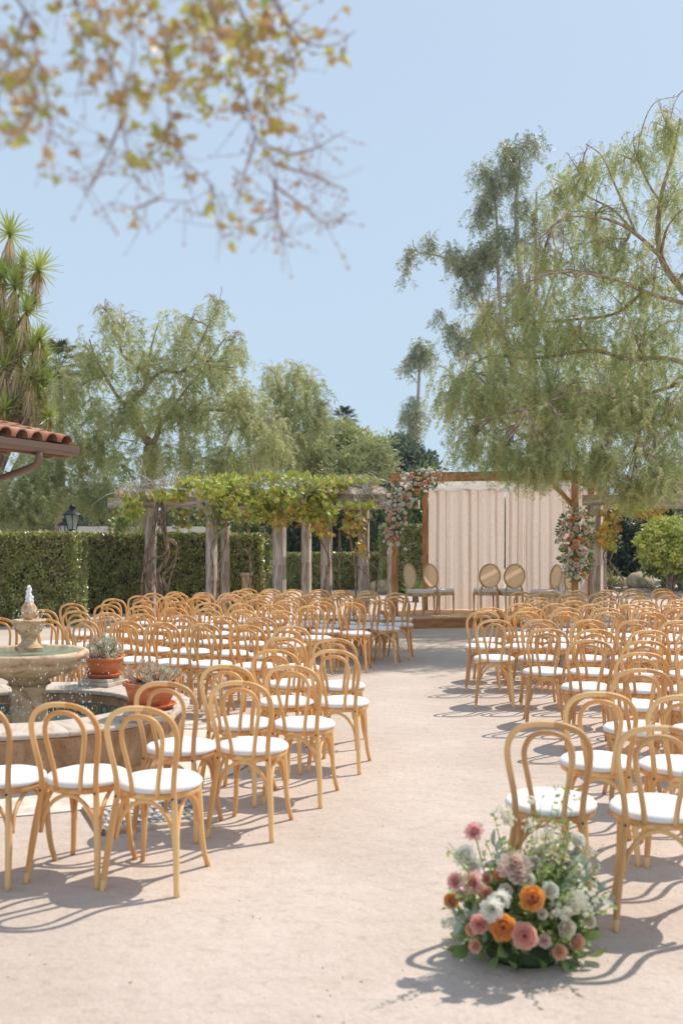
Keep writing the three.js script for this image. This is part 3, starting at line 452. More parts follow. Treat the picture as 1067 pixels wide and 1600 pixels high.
const ORD = ['', 'first', 'second', 'third', 'fourth', 'fifth', 'sixth', 'seventh', 'eighth', 'ninth', 'tenth', 'eleventh', 'twelfth', 'thirteenth', 'fourteenth'];
{
  const chair0 = makeChair(); let first = true; const r = rng(404), pad0 = chair0.children.find(m => m.name === 'cushion').geometry;
  const pads = [0, 1, 2, 3].map(k => { const g = pad0.clone(), p = g.attributes.position; for (let i = 0; i < p.count; i++) { const x = p.getX(i), y = p.getY(i), z = p.getZ(i); if (y > 0.462) p.setY(i, y + Math.min(1, (y - 0.462) / 0.03) * (0.004 * noise(x * 8 + k * 5, z * 8, k) + 0.0012 * noise(x * 22, z * 22 + k * 3, 2))); } g.computeVertexNormals(); return g; });
  [['left', L_ROWS], ['right', R_ROWS]].forEach(([side, rows]) => rows.forEach(([yaw, ...seats], i) => seats.forEach(([x, z], k) => {
    let c = chair0; if (!first) { c = chair0.clone(); c.name = numbered('bentwood_chair'); scene.add(c); } first = false;
    c.position.set(x / 100, 0, -z / 100); c.rotation.y = -(yaw + gauss(r) * 2.2) * DEG;
    const w = woodGold[Math.floor(r() * 6)]; c.children.forEach(m => { if (m.name === 'cushion') { m.geometry = pads[Math.floor(r() * 4)]; m.rotation.y = r() * 6.28; } else if (m.name !== 'screw') m.material = w; });
    let label = `bentwood chair ${side} of the aisle, ${ORD[i + 1]} row from camera, ${k ? ORD[k + 1] + ' from the aisle' : 'beside the aisle'}`;
    if (side === 'left' && i === 0) label = ['loop-back bentwood chair in nearest left row, standing beside the aisle', 'loop-back bentwood chair in nearest left row, between two others before the fountain', 'loop-back bentwood chair in nearest left row, cut off by the photo edge'][k];
    if (side === 'right' && i === 0) label = ['loop-back bentwood chair right behind the flower arrangement on the ground', 'loop-back bentwood chair in nearest right row, right of the flower arrangement'][k];
    tag(c, label, 'chair', 'loop-back bentwood chairs in rows');
  })));
}
// ---------------------------------------------------------------- round-backed cane chairs on the stage
{
  const oak = std({ map: woodTex([0.86, 0.74, 0.57], [0.70, 0.57, 0.41], 1.0, 6), roughness: 0.7 });
  const cane = new THREE.MeshPhysicalMaterial({ map: tex(64, 64, (u, v) => { const a = (u * 8) % 1, b = (v * 8) % 1; return (a > 0.62 && b > 0.62) ? [0.82, 0.70, 0.55] : [0.97, 0.88, 0.75]; }, true, [3, 3]), roughness: 0.8, transmission: 0.6, thickness: 0, side: THREE.DoubleSide });
  const seatCloth = std({ color: lin(0.74, 0.72, 0.70), roughness: 0.95 });
  const make = () => {
    const t = thing('cane_chair', '', 'chair', [0, 0, 0]);
    const leg = (x, z, h) => { const g = lathe([[0, 0], [0.011, 0], [0.014, 0.05], [0.021, h - 0.09], [0.024, h - 0.07], [0.02, h - 0.06], [0.025, h - 0.05], [0.025, h]], 12); g.translate(x, 0, z); return g; };
    for (const s of [1, -1]) mesh('leg', leg(s * 0.205, -0.20, 0.42), oak, t);
    for (const s of [1, -1]) mesh('rear_leg', tube([[s * 0.185, 0, 0.275], [s * 0.18, 0.2, 0.225], [s * 0.178, 0.42, 0.205], [s * 0.172, 0.50, 0.21], [s * 0.14, 0.575, 0.222]], t2 => 0.017 + 0.006 * Math.sin(t2 * 3), 14, 8), oak, t);
    const sh = (w, d, r0) => { const s = new THREE.Shape(); s.moveTo(-w + r0, d); s.lineTo(w - r0, d); s.quadraticCurveTo(w, d, w, d - r0); s.quadraticCurveTo(w * 1.12, -d * 0.4, w * 0.98, -d); s.quadraticCurveTo(0, -d * 1.2, -w * 0.98, -d); s.quadraticCurveTo(-w * 1.12, -d * 0.4, -w, d - r0); s.quadraticCurveTo(-w, d, -w + r0, d); return s; };
    const fr = new THREE.ExtrudeGeometry(sh(0.205, 0.215, 0.04), { depth: 0.055, bevelEnabled: true, bevelSize: 0.008, bevelThickness: 0.008, bevelSegments: 2 }).rotateX(Math.PI / 2).translate(0, 0.445, 0); mesh('seat_frame', fr, oak, t);
    const cu = new THREE.ExtrudeGeometry(sh(0.185, 0.19, 0.05), { depth: 0.02, bevelEnabled: true, bevelSize: 0.03, bevelThickness: 0.028, bevelSegments: 5, curveSegments: 10 }).rotateX(Math.PI / 2).translate(0, 0.487, -0.005); mesh('seat_cushion', cu, seatCloth, t);
    const ring = []; for (let k = 0; k < 40; k++) { const a = k / 40 * 2 * Math.PI, y = 0.775 + 0.235 * Math.sin(a); ring.push([0.212 * Math.cos(a), y, 0.215 + 0.055 * (y - 0.54) / 0.47]); }
    mesh('back_ring', tube(ring, 0.019, 60, 8, { closed: true }), oak, t);
    const disc = new THREE.CircleGeometry(1, 36); { const p = disc.attributes.position; for (let i = 0; i < p.count; i++) { const x = p.getX(i) * 0.2, y = 0.775 + p.getY(i) * 0.222; p.setXYZ(i, x, y, 0.215 + 0.055 * (y - 0.54) / 0.47); } disc.computeVertexNormals(); } mesh('cane_panel', disc, cane, t);
    return t;
  };
  const c0 = make(); let first = true;
  const put = (px, d, yaw, label) => { let c = c0; if (!first) { c = c0.clone(); c.name = numbered('cane_chair'); scene.add(c); } first = false; c.position.set((px - CX) * d / FOCAL, TOP, -d); c.rotation.y = yaw * DEG; tag(c, label, 'chair', 'round-backed cane chairs on the stage'); };
  // yaw 180 looks at the camera
  put(656, 19.35, -128, 'round cane-backed chair at the left end of the stage, outermost of the angled left pair');
  put(686, 19.75, -128, 'round cane-backed chair of the angled left pair, the one nearer the curtain');
  put(759.5, 19.75, 172, 'round cane-backed chair facing the aisle at stage centre, left of its pair');
  put(797, 19.65, 170, 'round cane-backed chair facing the aisle at stage centre, right of its pair');
  put(851, 19.3, 132, 'round cane-backed chair of the right pair, left of the flower-wrapped post');
  put(873, 18.85, 132, 'round cane-backed chair of the right pair, directly under the right post flowers');
}
// ---------------------------------------------------------------- flowers
function petal(w, h, cup, curl, n = 4) {
  const g = new THREE.PlaneGeometry(1, 1, n, n), p = g.attributes.position;
  for (let i = 0; i < p.count; i++) { const u = p.getX(i) * 2, v = p.getY(i) + 0.5; const pr = Math.pow(Math.sin(Math.PI * (0.12 + 0.74 * v)), 0.7) * (v > 0.85 ? 1 - (v - 0.85) * 1.2 : 1); const x = u * w * pr, top = v * h * (1 - 0.10 * u * u * v); p.setXYZ(i, x, top, cup * (x * x) / w * -1.1 + Math.sin(v * 1.6) * curl - 0.25 * cup * Math.sin(v * Math.PI) * 0.1); }
  g.computeVertexNormals(); return g;
}
// a garden rose whose petals open layer by layer; axis +y; radius 1
function roseGeo(inner, outer, seed, layers, n = 4, wob = 0.12) {
  const r = rng(seed), parts = [];
  layers.forEach(([count, tilt, w, h, base], li) => { for (let k = 0; k < count; k++) {
    const g = petal(w, h, 0.8, -0.10 * li * 0.5 + 0.14, n); const a = (k + li * 0.37) / count * 2 * Math.PI + rr(-0.15, 0.15, r);
    g.translate(0, 0, 0); g.rotateX(tilt + rr(-wob, wob, r)); g.translate(0, base, 0.02 + li * 0.035); g.rotateY(a);
    const c = inner.clone().lerp(outer, clamp(li / Math.max(1, layers.length - 1) + rr(-0.12, 0.12, r), 0, 1)); parts.push(tint(g, c)); } });
  return merge(parts);
}
const ROSE = [[3, -0.05, 0.24, 0.52, 0.30], [5, 0.06, 0.34, 0.62, 0.24], [6, 0.2, 0.42, 0.72, 0.15], [7, 0.38, 0.48, 0.80, 0.05], [7, 0.62, 0.54, 0.82, -0.03], [7, 0.92, 0.58, 0.80, -0.1]];
const ROSE_LOW = [[3, 0.0, 0.34, 0.5, 0.3], [5, 0.42, 0.55, 0.72, 0.1], [6, 0.95, 0.66, 0.84, -0.04]];
const MUM = [[7, 0.0, 0.22, 0.5, 0.25], [9, 0.25, 0.26, 0.62, 0.16], [11, 0.5, 0.28, 0.74, 0.08], [12, 0.8, 0.3, 0.82, 0.0], [12, 1.15, 0.3, 0.84, -0.08]];
const petalMat = new THREE.MeshPhysicalMaterial({ vertexColors: true, roughness: 0.75, transmission: 0.6, thickness: 0, side: THREE.DoubleSide });
const FC = { orange: [lin(0.92, 0.44, 0.06), lin(0.95, 0.58, 0.17)], peach: [lin(0.90, 0.54, 0.32), lin(0.94, 0.70, 0.52)], pink: [lin(0.92, 0.48, 0.38), lin(0.95, 0.68, 0.58)], blush: [lin(0.88, 0.68, 0.56), lin(0.90, 0.80, 0.72)], cream: [lin(0.88, 0.80, 0.60), lin(0.92, 0.89, 0.80)], white: [lin(0.90, 0.88, 0.76), lin(0.94, 0.93, 0.88)], coral: [lin(0.82, 0.24, 0.10), lin(0.88, 0.44, 0.27)], rosepink: [lin(0.92, 0.52, 0.52), lin(0.95, 0.72, 0.68)], mauve: [lin(0.86, 0.66, 0.57), lin(0.92, 0.81, 0.73)] };
const leafShape = (L, w, fold = 0.25, bend = 0.3) => { const pos = [], idx = [], N = 5; for (let i = 0; i <= N; i++) { const v = i / N, ww = w * Math.pow(Math.sin(Math.PI * Math.min(0.98, 0.06 + v * 0.92)), 0.8), y = v * L, z = -bend * L * v * v; pos.push(-ww, y, z + fold * ww, 0, y, z, ww, y, z + fold * ww); } for (let i = 0; i < N; i++) { const a = i * 3; idx.push(a, a + 1, a + 3, a + 1, a + 4, a + 3, a + 1, a + 2, a + 4, a + 2, a + 5, a + 4); } const g = new THREE.BufferGeometry(); g.setAttribute('position', new THREE.Float32BufferAttribute(pos, 3)); g.setIndex(idx); g.computeVertexNormals(); return g; };
const leafMat = (c = 0xffffff, t = 0.3, rough = 0.6) => new THREE.MeshPhysicalMaterial({ color: c, roughness: rough, transmission: t, thickness: 0, side: THREE.DoubleSide });
const aim = (m, dir, spin) => { m.quaternion.setFromUnitVectors(V(0, 1, 0), dir.clone().normalize()); m.rotateY(spin); };
const aimMat = (p, dir, spin, s) => { TMP.position.copy(p); TMP.quaternion.setFromUnitVectors(V(0, 1, 0), dir.clone().normalize()); TMP.rotateY(spin); if (s.isVector3) TMP.scale.copy(s); else TMP.scale.setScalar(s); TMP.updateMatrix(); return TMP.matrix.clone(); };
{ // arrangement on the ground by the first right chair
  const base = at(817, 1482, 3.99).setY(0), r = rng(2718);
  const t = thing('ground_flowers', 'low arrangement of orange, pink and white flowers on the ground by the aisle', 'flowers', [base.x, 0, base.z]);
  const kinds = {}; const geo = (c, k) => kinds[c + k] ??= k === 'm' ? roseGeo(...FC[c], 11 + c.length, MUM, 3, 0.15) : roseGeo(...FC[c], 7 + c.length * 3, ROSE, 4);
  const stems = [];
  const put = (px, py, d, rad, c, k = 'r', name = 'rose') => { const p = at(px, py, d).sub(base); const m = mesh(name, geo(c, k), petalMat, t); m.scale.setScalar(rad * 1.42); const dir = p.clone().sub(V(0, 0.10, 0)).normalize().multiplyScalar(0.8).add(V(-0.12, 0.25, 0.75)).add(V(gauss(r), gauss(r), 0).multiplyScalar(0.18)); aim(m, dir, r() * 6); m.position.copy(p).addScaledVector(dir.normalize(), -rad * 0.4); stems.push(tube([V(p.x * 0.35, 0.03, p.z * 0.3), V(p.x * 0.75, p.y * 0.6, p.z * 0.6), p], 0.0028, 6, 5)); };
  put(786, 1449, 3.74, 0.052, 'orange'); put(831, 1405, 3.74, 0.050, 'orange'); put(706, 1408, 3.84, 0.032, 'orange'); put(781, 1368, 3.9, 0.026, 'orange');
  put(819, 1462, 3.70, 0.049, 'pink'); put(749, 1444, 3.76, 0.037, 'pink'); put(741, 1299, 3.95, 0.036, 'rosepink', 'm', 'ranunculus'); put(738, 1379, 3.84, 0.040, 'rosepink', 'm', 'ranunculus'); put(711, 1377, 3.9, 0.032, 'rosepink', 'm', 'ranunculus');
  put(743, 1478, 3.76, 0.026, 'peach'); put(873, 1487, 3.76, 0.030, 'peach'); put(899, 1472, 3.82, 0.034, 'peach'); put(761, 1373, 3.9, 0.022, 'peach'); put(737, 1452, 3.8, 0.026, 'peach');
  put(768, 1421, 3.72, 0.040, 'white', 'm', 'carnation'); put(782, 1406, 3.76, 0.034, 'white', 'm', 'carnation'); put(726, 1338, 3.92, 0.042, 'white', 'm', 'carnation'); put(738, 1352, 3.9, 0.034, 'white', 'm', 'carnation');
  put(804, 1354, 3.86, 0.058, 'mauve', 'm', 'dahlia'); put(858, 1392, 3.82, 0.034, 'white'); put(790, 1392, 3.84, 0.028, 'cream'); put(826, 1375, 3.84, 0.026, 'white'); put(900, 1360, 3.92, 0.034, 'white'); put(883, 1345, 3.95, 0.03, 'blush'); put(720, 1400, 3.86, 0.026, 'blush'); put(760, 1395, 3.84, 0.026, 'peach'); put(920, 1440, 3.84, 0.026, 'cream'); put(850, 1470, 3.76, 0.026, 'blush'); put(812, 1371, 3.84, 0.032, 'blush');
  put(834, 1349, 3.9, 0.030, 'cream'); put(860, 1342, 3.92, 0.034, 'blush'); put(846, 1334, 3.95, 0.030, 'cream'); put(902, 1313, 4.0, 0.032, 'white'); put(866, 1415, 3.84, 0.022, 'cream'); put(884, 1450, 3.8, 0.036, 'cream', 'r'); put(846, 1428, 3.8, 0.022, 'cream'); put(868, 1330, 4.0, 0.026, 'cream');
  mesh('stem', stems, std({ color: lin(0.10, 0.15, 0.05) }), t);
  mesh('foam_base', lathe([[0, 0], [0.15, 0], [0.16, 0.03], [0.13, 0.075], [0, 0.09]], 24), std({ color: lin(0.05, 0.08, 0.03) }), t);
  // white phlox heads: clusters of small florets
  const floret = roseGeo(...FC.white, 3, [[5, 1.25, 0.42, 0.9, 0]], 2), fm = [];
  for (const [px, py, d, rad, n] of [[905, 1408, 3.84, 0.11, 190], [878, 1422, 3.82, 0.07, 90], [700, 1440, 3.8, 0.05, 30], [860, 1300, 3.95, 0.06, 40], [787, 1270, 3.98, 0.05, 40], [795, 1282, 3.98, 0.04, 26], [828, 1290, 4, 0.05, 26], [836, 1310, 3.98, 0.04, 16], [830, 1250, 4, 0.03, 10], [897, 1245, 4, 0.03, 6], [920, 1330, 3.98, 0.05, 18], [730, 1340, 3.9, 0.05, 26]]) for (let i = 0; i < n; i++) { const q = V(gauss(r), gauss(r) * 0.8, gauss(r)).multiplyScalar(rad * 0.62); fm.push(aimMat(at(px, py, d).sub(base).add(q), q.clone().normalize().add(V(0, 0.3, 0.6)), r() * 6, rr(0.008, 0.014, r))); }
  inst('phlox_floret', floret, petalMat, fm, t);
  // greenery: dark glossy leaves, silvery leaves, and fine sprigs
  const dark = leafShape(0.075, 0.022), silver = leafShape(0.07, 0.016), small = leafShape(0.028, 0.008);
  const dm = [], dc = [], sm = [], sc = [], nm = [], nc = [], sprigs = [];
  for (let i = 0; i < 460; i++) { const a = r() * 6.283, b = Math.asin(Math.pow(r(), 0.8)), q = Math.pow(r(), 0.35); const dir = V(Math.cos(a) * Math.cos(b), Math.sin(b), Math.sin(a) * Math.cos(b)); const p = V(dir.x * 0.27 * q, 0.012 + dir.y * 0.30 * q, dir.z * 0.19 * q - 0.01); dm.push(aimMat(p, dir.clone().add(V(gauss(r), gauss(r) - 0.1, gauss(r)).multiplyScalar(0.7)), r() * 6, rr(0.55, 1.25, r))); const k = r(); dc.push(lin(0.20 + k * 0.20, 0.29 + k * 0.22, 0.09 + k * 0.08)); }
  const sprig = (px, py, d, n, kind, len0 = 0) => { const tip = at(px, py, d).sub(base), root = V(tip.x * 0.25, 0.05, tip.z * 0.25), mid = root.clone().lerp(tip, 0.55).add(V(gauss(r) * 0.03, 0.03, gauss(r) * 0.03)); const cv = new THREE.CatmullRomCurve3([root, mid, tip]); sprigs.push(tube([root, mid, tip], taper(0.0025, 0.001), 8, 4));
    for (let i = 0; i < n; i++) { const s = 0.3 + 0.7 * i / n, p = cv.getPointAt(s), tg = cv.getTangentAt(s), side = V(gauss(r), gauss(r), gauss(r)).normalize(); const dir = tg.clone().multiplyScalar(0.6).add(side); (kind === 's' ? sm : nm).push(aimMat(p, dir, r() * 6, rr(0.6, 1.1, r))); const k = r(); (kind === 's' ? sc : nc).push(kind === 's' ? lin(0.34 + k * 0.16, 0.42 + k * 0.16, 0.34 + k * 0.14) : lin(0.32 + k * 0.2, 0.42 + k * 0.2, 0.12 + k * 0.08)); } };
  for (let i = 0; i < 9; i++) sprig(rr(868, 925, r), rr(1320, 1375, r), rr(3.8, 4.05, r), 12, 's'); for (let i = 0; i < 4; i++) sprig(rr(935, 962, r), rr(1368, 1400, r), rr(3.85, 4.0, r), 9, 's'); for (let i = 0; i < 5; i++) sprig(rr(760, 800, r), rr(1310, 1350, r), rr(3.9, 4.05, r), 12, 's'); for (let i = 0; i < 6; i++) sprig(rr(700, 740, r), rr(1420, 1475, r), rr(3.75, 4, r), 9, 's');
  for (let i = 0; i < 34; i++) sprig(rr(690, 962, r), rr(1300, 1450, r), rr(3.74, 3.95, r), 16, 'n');
  for (let i = 0; i < 26; i++) sprig(rr(830, 905, r), rr(1300, 1430, r), rr(3.75, 4.0, r), 22, 'n'); for (let i = 0; i < 12; i++) sprig(rr(855, 925, r), rr(1450, 1505, r), rr(3.72, 3.85, r), 14, 'n'); for (let i = 0; i < 10; i++) sprig(rr(710, 830, r), rr(1300, 1400, r), rr(3.85, 4.0, r), 18, 'n');
  for (const [px, py] of [[834, 1262], [848, 1240], [872, 1226], [890, 1218], [898, 1248], [880, 1270], [770, 1268], [757, 1310], [935, 1385], [958, 1390], [940, 1345], [905, 1330], [823, 1275], [855, 1290]]) sprig(px, py, 3.98, 18, 'n');
  inst('leaves', dark, leafMat(0xffffff, 0.42, 0.4), dm, t, dc); inst('silver_leaves', silver, leafMat(0xffffff, 0.25), sm, t, sc); inst('sprig_leaves', small, leafMat(0xffffff, 0.35), nm, t, nc);
  mesh('sprig', sprigs, std({ color: lin(0.14, 0.18, 0.07) }), t);
}
{ // floral swags on the pavilion posts
  const r = rng(161), pal = ['white', 'white', 'cream', 'white', 'blush', 'blush', 'cream', 'peach', 'peach', 'coral', 'pink', 'orange', 'blush', 'white'];
  const G = Object.fromEntries([...new Set(pal)].map(c => [c, [0, 1].map(k => roseGeo(...FC[c], 5 + k, ROSE_LOW, 2))]));
  const swag = (label, pos, spine, count, d0, trail) => {
    const t = thing('flower_swag', label, 'flowers', [pos.x, 0, pos.z]); const o = V(pos.x, 0, pos.z);
    const pick = () => { const k = r() * (spine.length - 1), i = Math.min(spine.length - 2, Math.floor(k)), f = k - i, a = spine[i], b = spine[i + 1]; const w = a[2] + (b[2] - a[2]) * f; return [a[0] + (b[0] - a[0]) * f, a[1] + (b[1] - a[1]) * f, w]; };
    const made = [];
    for (let i = 0, tries = 0; i < count && tries < 4000; tries++) { const [x, y, w] = pick(), a = r() * 6.283, q = Math.sqrt(r()) * w, px = x + Math.cos(a) * q, py = y + Math.sin(a) * q * 0.9; const rad = r() < 0.28 ? rr(0.028, 0.04, r) : rr(0.048, 0.072, r); if (made.some(m => Math.hypot(m[0] - px, m[1] - py) < (m[2] + rad) * 62)) continue; made.push([px, py, rad]); i++;
      const d = d0 - 0.15 - 0.10 * Math.sqrt(Math.max(0, 1 - (q / (w + 4)) ** 2)) ; const c = pal[Math.floor(r() * pal.length)], m = mesh('rose', G[c][i % 2], petalMat, t); m.scale.setScalar(rad * 1.15); aim(m, V(Math.cos(a) * q / w * 0.7 + gauss(r) * 0.25, -Math.sin(a) * q / w * 0.6 + 0.25 + gauss(r) * 0.25, 1), r() * 6); m.position.copy(at(px, py, d)).sub(o); }
    const lg = leafShape(0.10, 0.027), lm = [], lc = [], wm = [];
    for (let i = 0; i < count * 8; i++) { const [x, y, w] = pick(), a = r() * 6.283, q = Math.pow(r(), 0.6) * (w + 4); const p = at(x + Math.cos(a) * q, y + Math.sin(a) * q, d0 + rr(-0.13, 0.10, r)).sub(o); lm.push(aimMat(p, V(Math.cos(a) + gauss(r) * 0.6, -Math.sin(a) * 0.7 + gauss(r) * 0.7, 0.3 + gauss(r) * 0.6), r() * 6, rr(0.6, 1.2, r))); const k = r(); lc.push(k < 0.15 ? lin(0.44, 0.52, 0.36) : lin(0.12 + k * 0.13, 0.19 + k * 0.15, 0.06 + k * 0.05)); }
    inst('leaves', lg, leafMat(0xffffff, 0.2), lm, t, lc);
    for (const [x, y, s, n] of trail) for (let i = 0; i < n; i++) { const p = at(x + gauss(r) * s, y + gauss(r) * s, d0 - 0.14 + gauss(r) * 0.08).sub(o); wm.push(aimMat(p, V(gauss(r), gauss(r), 1), r() * 6, rr(0.018, 0.03, r))); }
    inst('filler_blossom', roseGeo(...FC.white, 3, [[5, 1.2, 0.45, 0.9, 0]], 1), petalMat, wm, t);
  };
  swag('swag of white, peach and coral roses over the left front corner of the pavilion', PFL, [[684, 741, 9], [660, 747, 16], [640, 760, 19], [626, 785, 19], [616, 815, 17], [611, 845, 12]], 92, 18.68, [[672, 735, 6, 26], [633, 747, 6, 22], [605, 795, 4, 14], [690, 752, 8, 10], [634, 858, 3, 10], [608, 862, 3, 8], [600, 785, 3, 6]]);
  swag('tall cluster of peach and white roses tied to the right front pavilion post', PFR, [[902, 808, 18], [897, 830, 24], [898, 855, 23], [899, 880, 18], [903, 897, 8]], 70, 17.9, [[908, 805, 7, 40], [924, 813, 6, 30], [921, 826, 5, 34], [882, 815, 6, 14], [872, 845, 5, 14], [914, 865, 4, 14], [913, 900, 4, 12]]);
}
// ---------------------------------------------------------------- foliage pieces
// a drooping spray of narrow leaflets hanging from its origin, length about 1
function strandGeo(seed, n, ll, lw, droop = 1, wide = 0.5) {
  const r = rng(seed), pos = [], nor = []; const c = new THREE.CatmullRomCurve3([V(0, 0, 0), V(rr(0.06, 0.2, r), -0.18 * droop + 0.02, rr(-0.1, 0.1, r)), V(rr(0.12, 0.3, r), -0.55, rr(-0.12, 0.12, r)), V(rr(0.1, 0.36, r), -1, rr(-0.14, 0.14, r))]);
  const tri = (a, b, d) => pos.push(a.x, a.y, a.z, b.x, b.y, b.z, d.x, d.y, d.z);
  for (let i = 0; i < 6; i++) { const a = c.getPoint(i / 6), b = c.getPoint((i + 1) / 6); tri(a, b, a.clone().add(V(0.007, 0, 0.004))); tri(b, b.clone().add(V(0.006, 0, 0.004)), a.clone().add(V(0.007, 0, 0.004))); }
  for (let i = 0; i < n; i++) { const t = 0.06 + 0.94 * Math.pow((i + r()) / n, 0.85), p = c.getPoint(Math.min(1, t)), a = r() * 6.283; const d = V(Math.cos(a) * wide, -0.55 + gauss(r) * 0.35, Math.sin(a) * wide).normalize(), L = ll * rr(0.6, 1.2, r), s = V(gauss(r), gauss(r), gauss(r)).cross(d).normalize().multiplyScalar(lw * rr(0.7, 1.2, r)); const m = p.clone().addScaledVector(d, L * 0.5), e = p.clone().addScaledVector(d, L).add(V(0, -L * 0.12, 0)); tri(p, m.clone().add(s), m.clone().sub(s)); tri(m.clone().add(s), e, m.clone().sub(s)); }
  const g = new THREE.BufferGeometry(); g.setAttribute('position', new THREE.Float32BufferAttribute(pos, 3)); g.computeVertexNormals(); return g;
}
// loose ball of leaves, radius about 1
function tuftGeo(seed, n, ll, lw, fill = 0.6, up = 0.2) {
  const r = rng(seed), pos = []; const tri = (a, b, d) => pos.push(a.x, a.y, a.z, b.x, b.y, b.z, d.x, d.y, d.z);
  for (let i = 0; i < n; i++) { const d0 = V(gauss(r), gauss(r), gauss(r)).normalize(), p = d0.clone().multiplyScalar(Math.pow(r(), fill) * 0.85); const d = d0.clone().add(V(gauss(r), gauss(r) + up, gauss(r)).multiplyScalar(0.8)).normalize(), L = ll * rr(0.7, 1.25, r), s = V(gauss(r), gauss(r), gauss(r)).cross(d).normalize().multiplyScalar(lw * rr(0.7, 1.2, r)), nn = s.clone().cross(d).normalize().multiplyScalar(lw * 0.4); const a = p.clone().addScaledVector(d, L * 0.35).add(nn), b = p.clone().addScaledVector(d, L * 0.72).add(nn), e = p.clone().addScaledVector(d, L); tri(p, a.clone().add(s), a.clone().sub(s)); tri(a.clone().add(s), b.clone().addScaledVector(s, 0.8), a.clone().sub(s)); tri(a.clone().sub(s), b.clone().addScaledVector(s, 0.8), b.clone().addScaledVector(s, -0.8)); tri(b.clone().addScaledVector(s, 0.8), e, b.clone().addScaledVector(s, -0.8)); }
  const g = new THREE.BufferGeometry(); g.setAttribute('position', new THREE.Float32BufferAttribute(pos, 3)); g.computeVertexNormals(); return g;
}
const pickC = (r, list, j = 0.12) => { const c = list[Math.floor(r() * list.length)], k = 1 + gauss(r) * j; return lin(c[0] * k, c[1] * k, c[2] * k); };
// a tree: limbs and clusters given along sight lines at their distance, then built in metres about the trunk's foot
function tree(name, label, category, foot, { limbs, clusters, leaf, leafMaterial, barkMaterial, palette, size = [0.6, 1.0], seed, gap = 0.0, gapScale = 0.9, twigs = 3, group, turn = true, twigR = 0.011, dens = 1, shift = 0, thin = 1, spread = 1, tilt = 0.3 }) {
  const t = thing(name, label, category, [foot.x, 0, foot.z], 0, group), r = rng(seed), o = V(foot.x, 0, foot.z), wood = [], nodes = [];
  for (let [r0, r1, ...pts] of limbs) { if (!(pts[0].isVector3 && r0 > 0.25)) { r0 *= thin; r1 *= thin; } const p = pts.map(q => q.isVector3 ? q.clone().sub(o) : at(...q).sub(o)); wood.push(tube(p, taper(r0, r1), Math.max(8, p.length * 5), r0 > 0.06 ? 10 : 6)); const c = new THREE.CatmullRomCurve3(p); for (let i = 1; i <= 12; i++) nodes.push(c.getPoint(i / 12)); }
  const ms = [], cs = [], tw = [];
  for (let [px, py, rx, ry, d, n, dz = 1.2] of clusters) {
    n = Math.round(n * dens); const c = at(px, py + shift, d).sub(o), sx = rx * spread * d / FOCAL, sy = ry * spread * d / FOCAL; let near = nodes.reduce((a, b) => a.distanceTo(c) < b.distanceTo(c) ? a : b, nodes[0]);
    const arm = near.clone().lerp(c, 0.5).add(V(gauss(r) * 0.1, 0.12 * near.distanceTo(c), gauss(r) * 0.1)); if (near.distanceTo(c) > 0.2) wood.push(tube([near, arm, c], taper(0.022 + 0.010 * Math.min(3, near.distanceTo(c)), 0.012), 10, 6));
    for (let k = 0; k < twigs; k++) { const e = V(c.x + gauss(r) * sx * 0.8, c.y + gauss(r) * sy * 0.7 + sy * 0.2, c.z + gauss(r) * dz * 0.8), m = c.clone().lerp(e, 0.5).add(V(gauss(r) * 0.12, 0.15, gauss(r) * 0.12)); const st = r() < 0.5 ? c : arm; tw.push(tube([st, st.clone().lerp(m, 0.9), e], taper(twigR * 1.3, twigR * 0.4), 7, 4)); for (let q = 0; q < 2; q++) { const f = e.clone().add(V(gauss(r) * sx * 0.4, -r() * sy * 0.4, gauss(r) * dz * 0.3)); tw.push(tube([m, m.clone().lerp(f, 0.5).add(V(0, 0.08, 0)), f], taper(twigR * 0.7, twigR * 0.3), 5, 3)); } }
    let made = 0; for (let q = 0; q < n * 6 && made < n; q++) { const x = gauss(r) * 0.75, y = gauss(r) * 0.75, z = gauss(r) * 0.75; if (x * x + y * y > 1.15) continue; const p = V(c.x + x * sx, c.y + y * sy, c.z + z * dz); const g = fbm((p.x + o.x) * gapScale, (p.y) * gapScale * 0.7, (p.z + o.z) * gapScale); if (g < gap + 0.25 * (Math.hypot(x, y) - 0.6)) continue; made++;
      const s = rr(size[0], size[1], r); ms.push(mat4(p, turn ? gauss(r) * tilt : r() * 6, r() * 6.283, turn ? gauss(r) * tilt : r() * 6, s)); cs.push(pickC(r, palette)); }
  }
  mesh('trunk', wood, barkMaterial, t); if (tw.length) mesh('twigs', tw, barkMaterial, t);
  const geos = Array.isArray(leaf) ? leaf : [leaf]; geos.forEach((g, k) => { const sel = ms.map((_, i) => i).filter(i => i % geos.length === k); inst('crown', g, leafMaterial, sel.map(i => ms[i]), t, sel.map(i => cs[i])); });
  return t;
}
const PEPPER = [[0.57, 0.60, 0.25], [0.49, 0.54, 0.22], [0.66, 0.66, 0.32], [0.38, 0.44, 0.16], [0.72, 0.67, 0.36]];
const PEPPER2 = [[0.60, 0.61, 0.29], [0.52, 0.55, 0.25], [0.70, 0.68, 0.36], [0.42, 0.46, 0.2]];
const EUC = [[0.36, 0.40, 0.24], [0.46, 0.49, 0.30], [0.25, 0.30, 0.17], [0.54, 0.53, 0.33]];
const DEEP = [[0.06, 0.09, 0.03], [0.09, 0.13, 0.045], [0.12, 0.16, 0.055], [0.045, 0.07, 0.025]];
const OLIVE = [[0.30, 0.34, 0.13], [0.23, 0.28, 0.10], [0.38, 0.39, 0.16]];

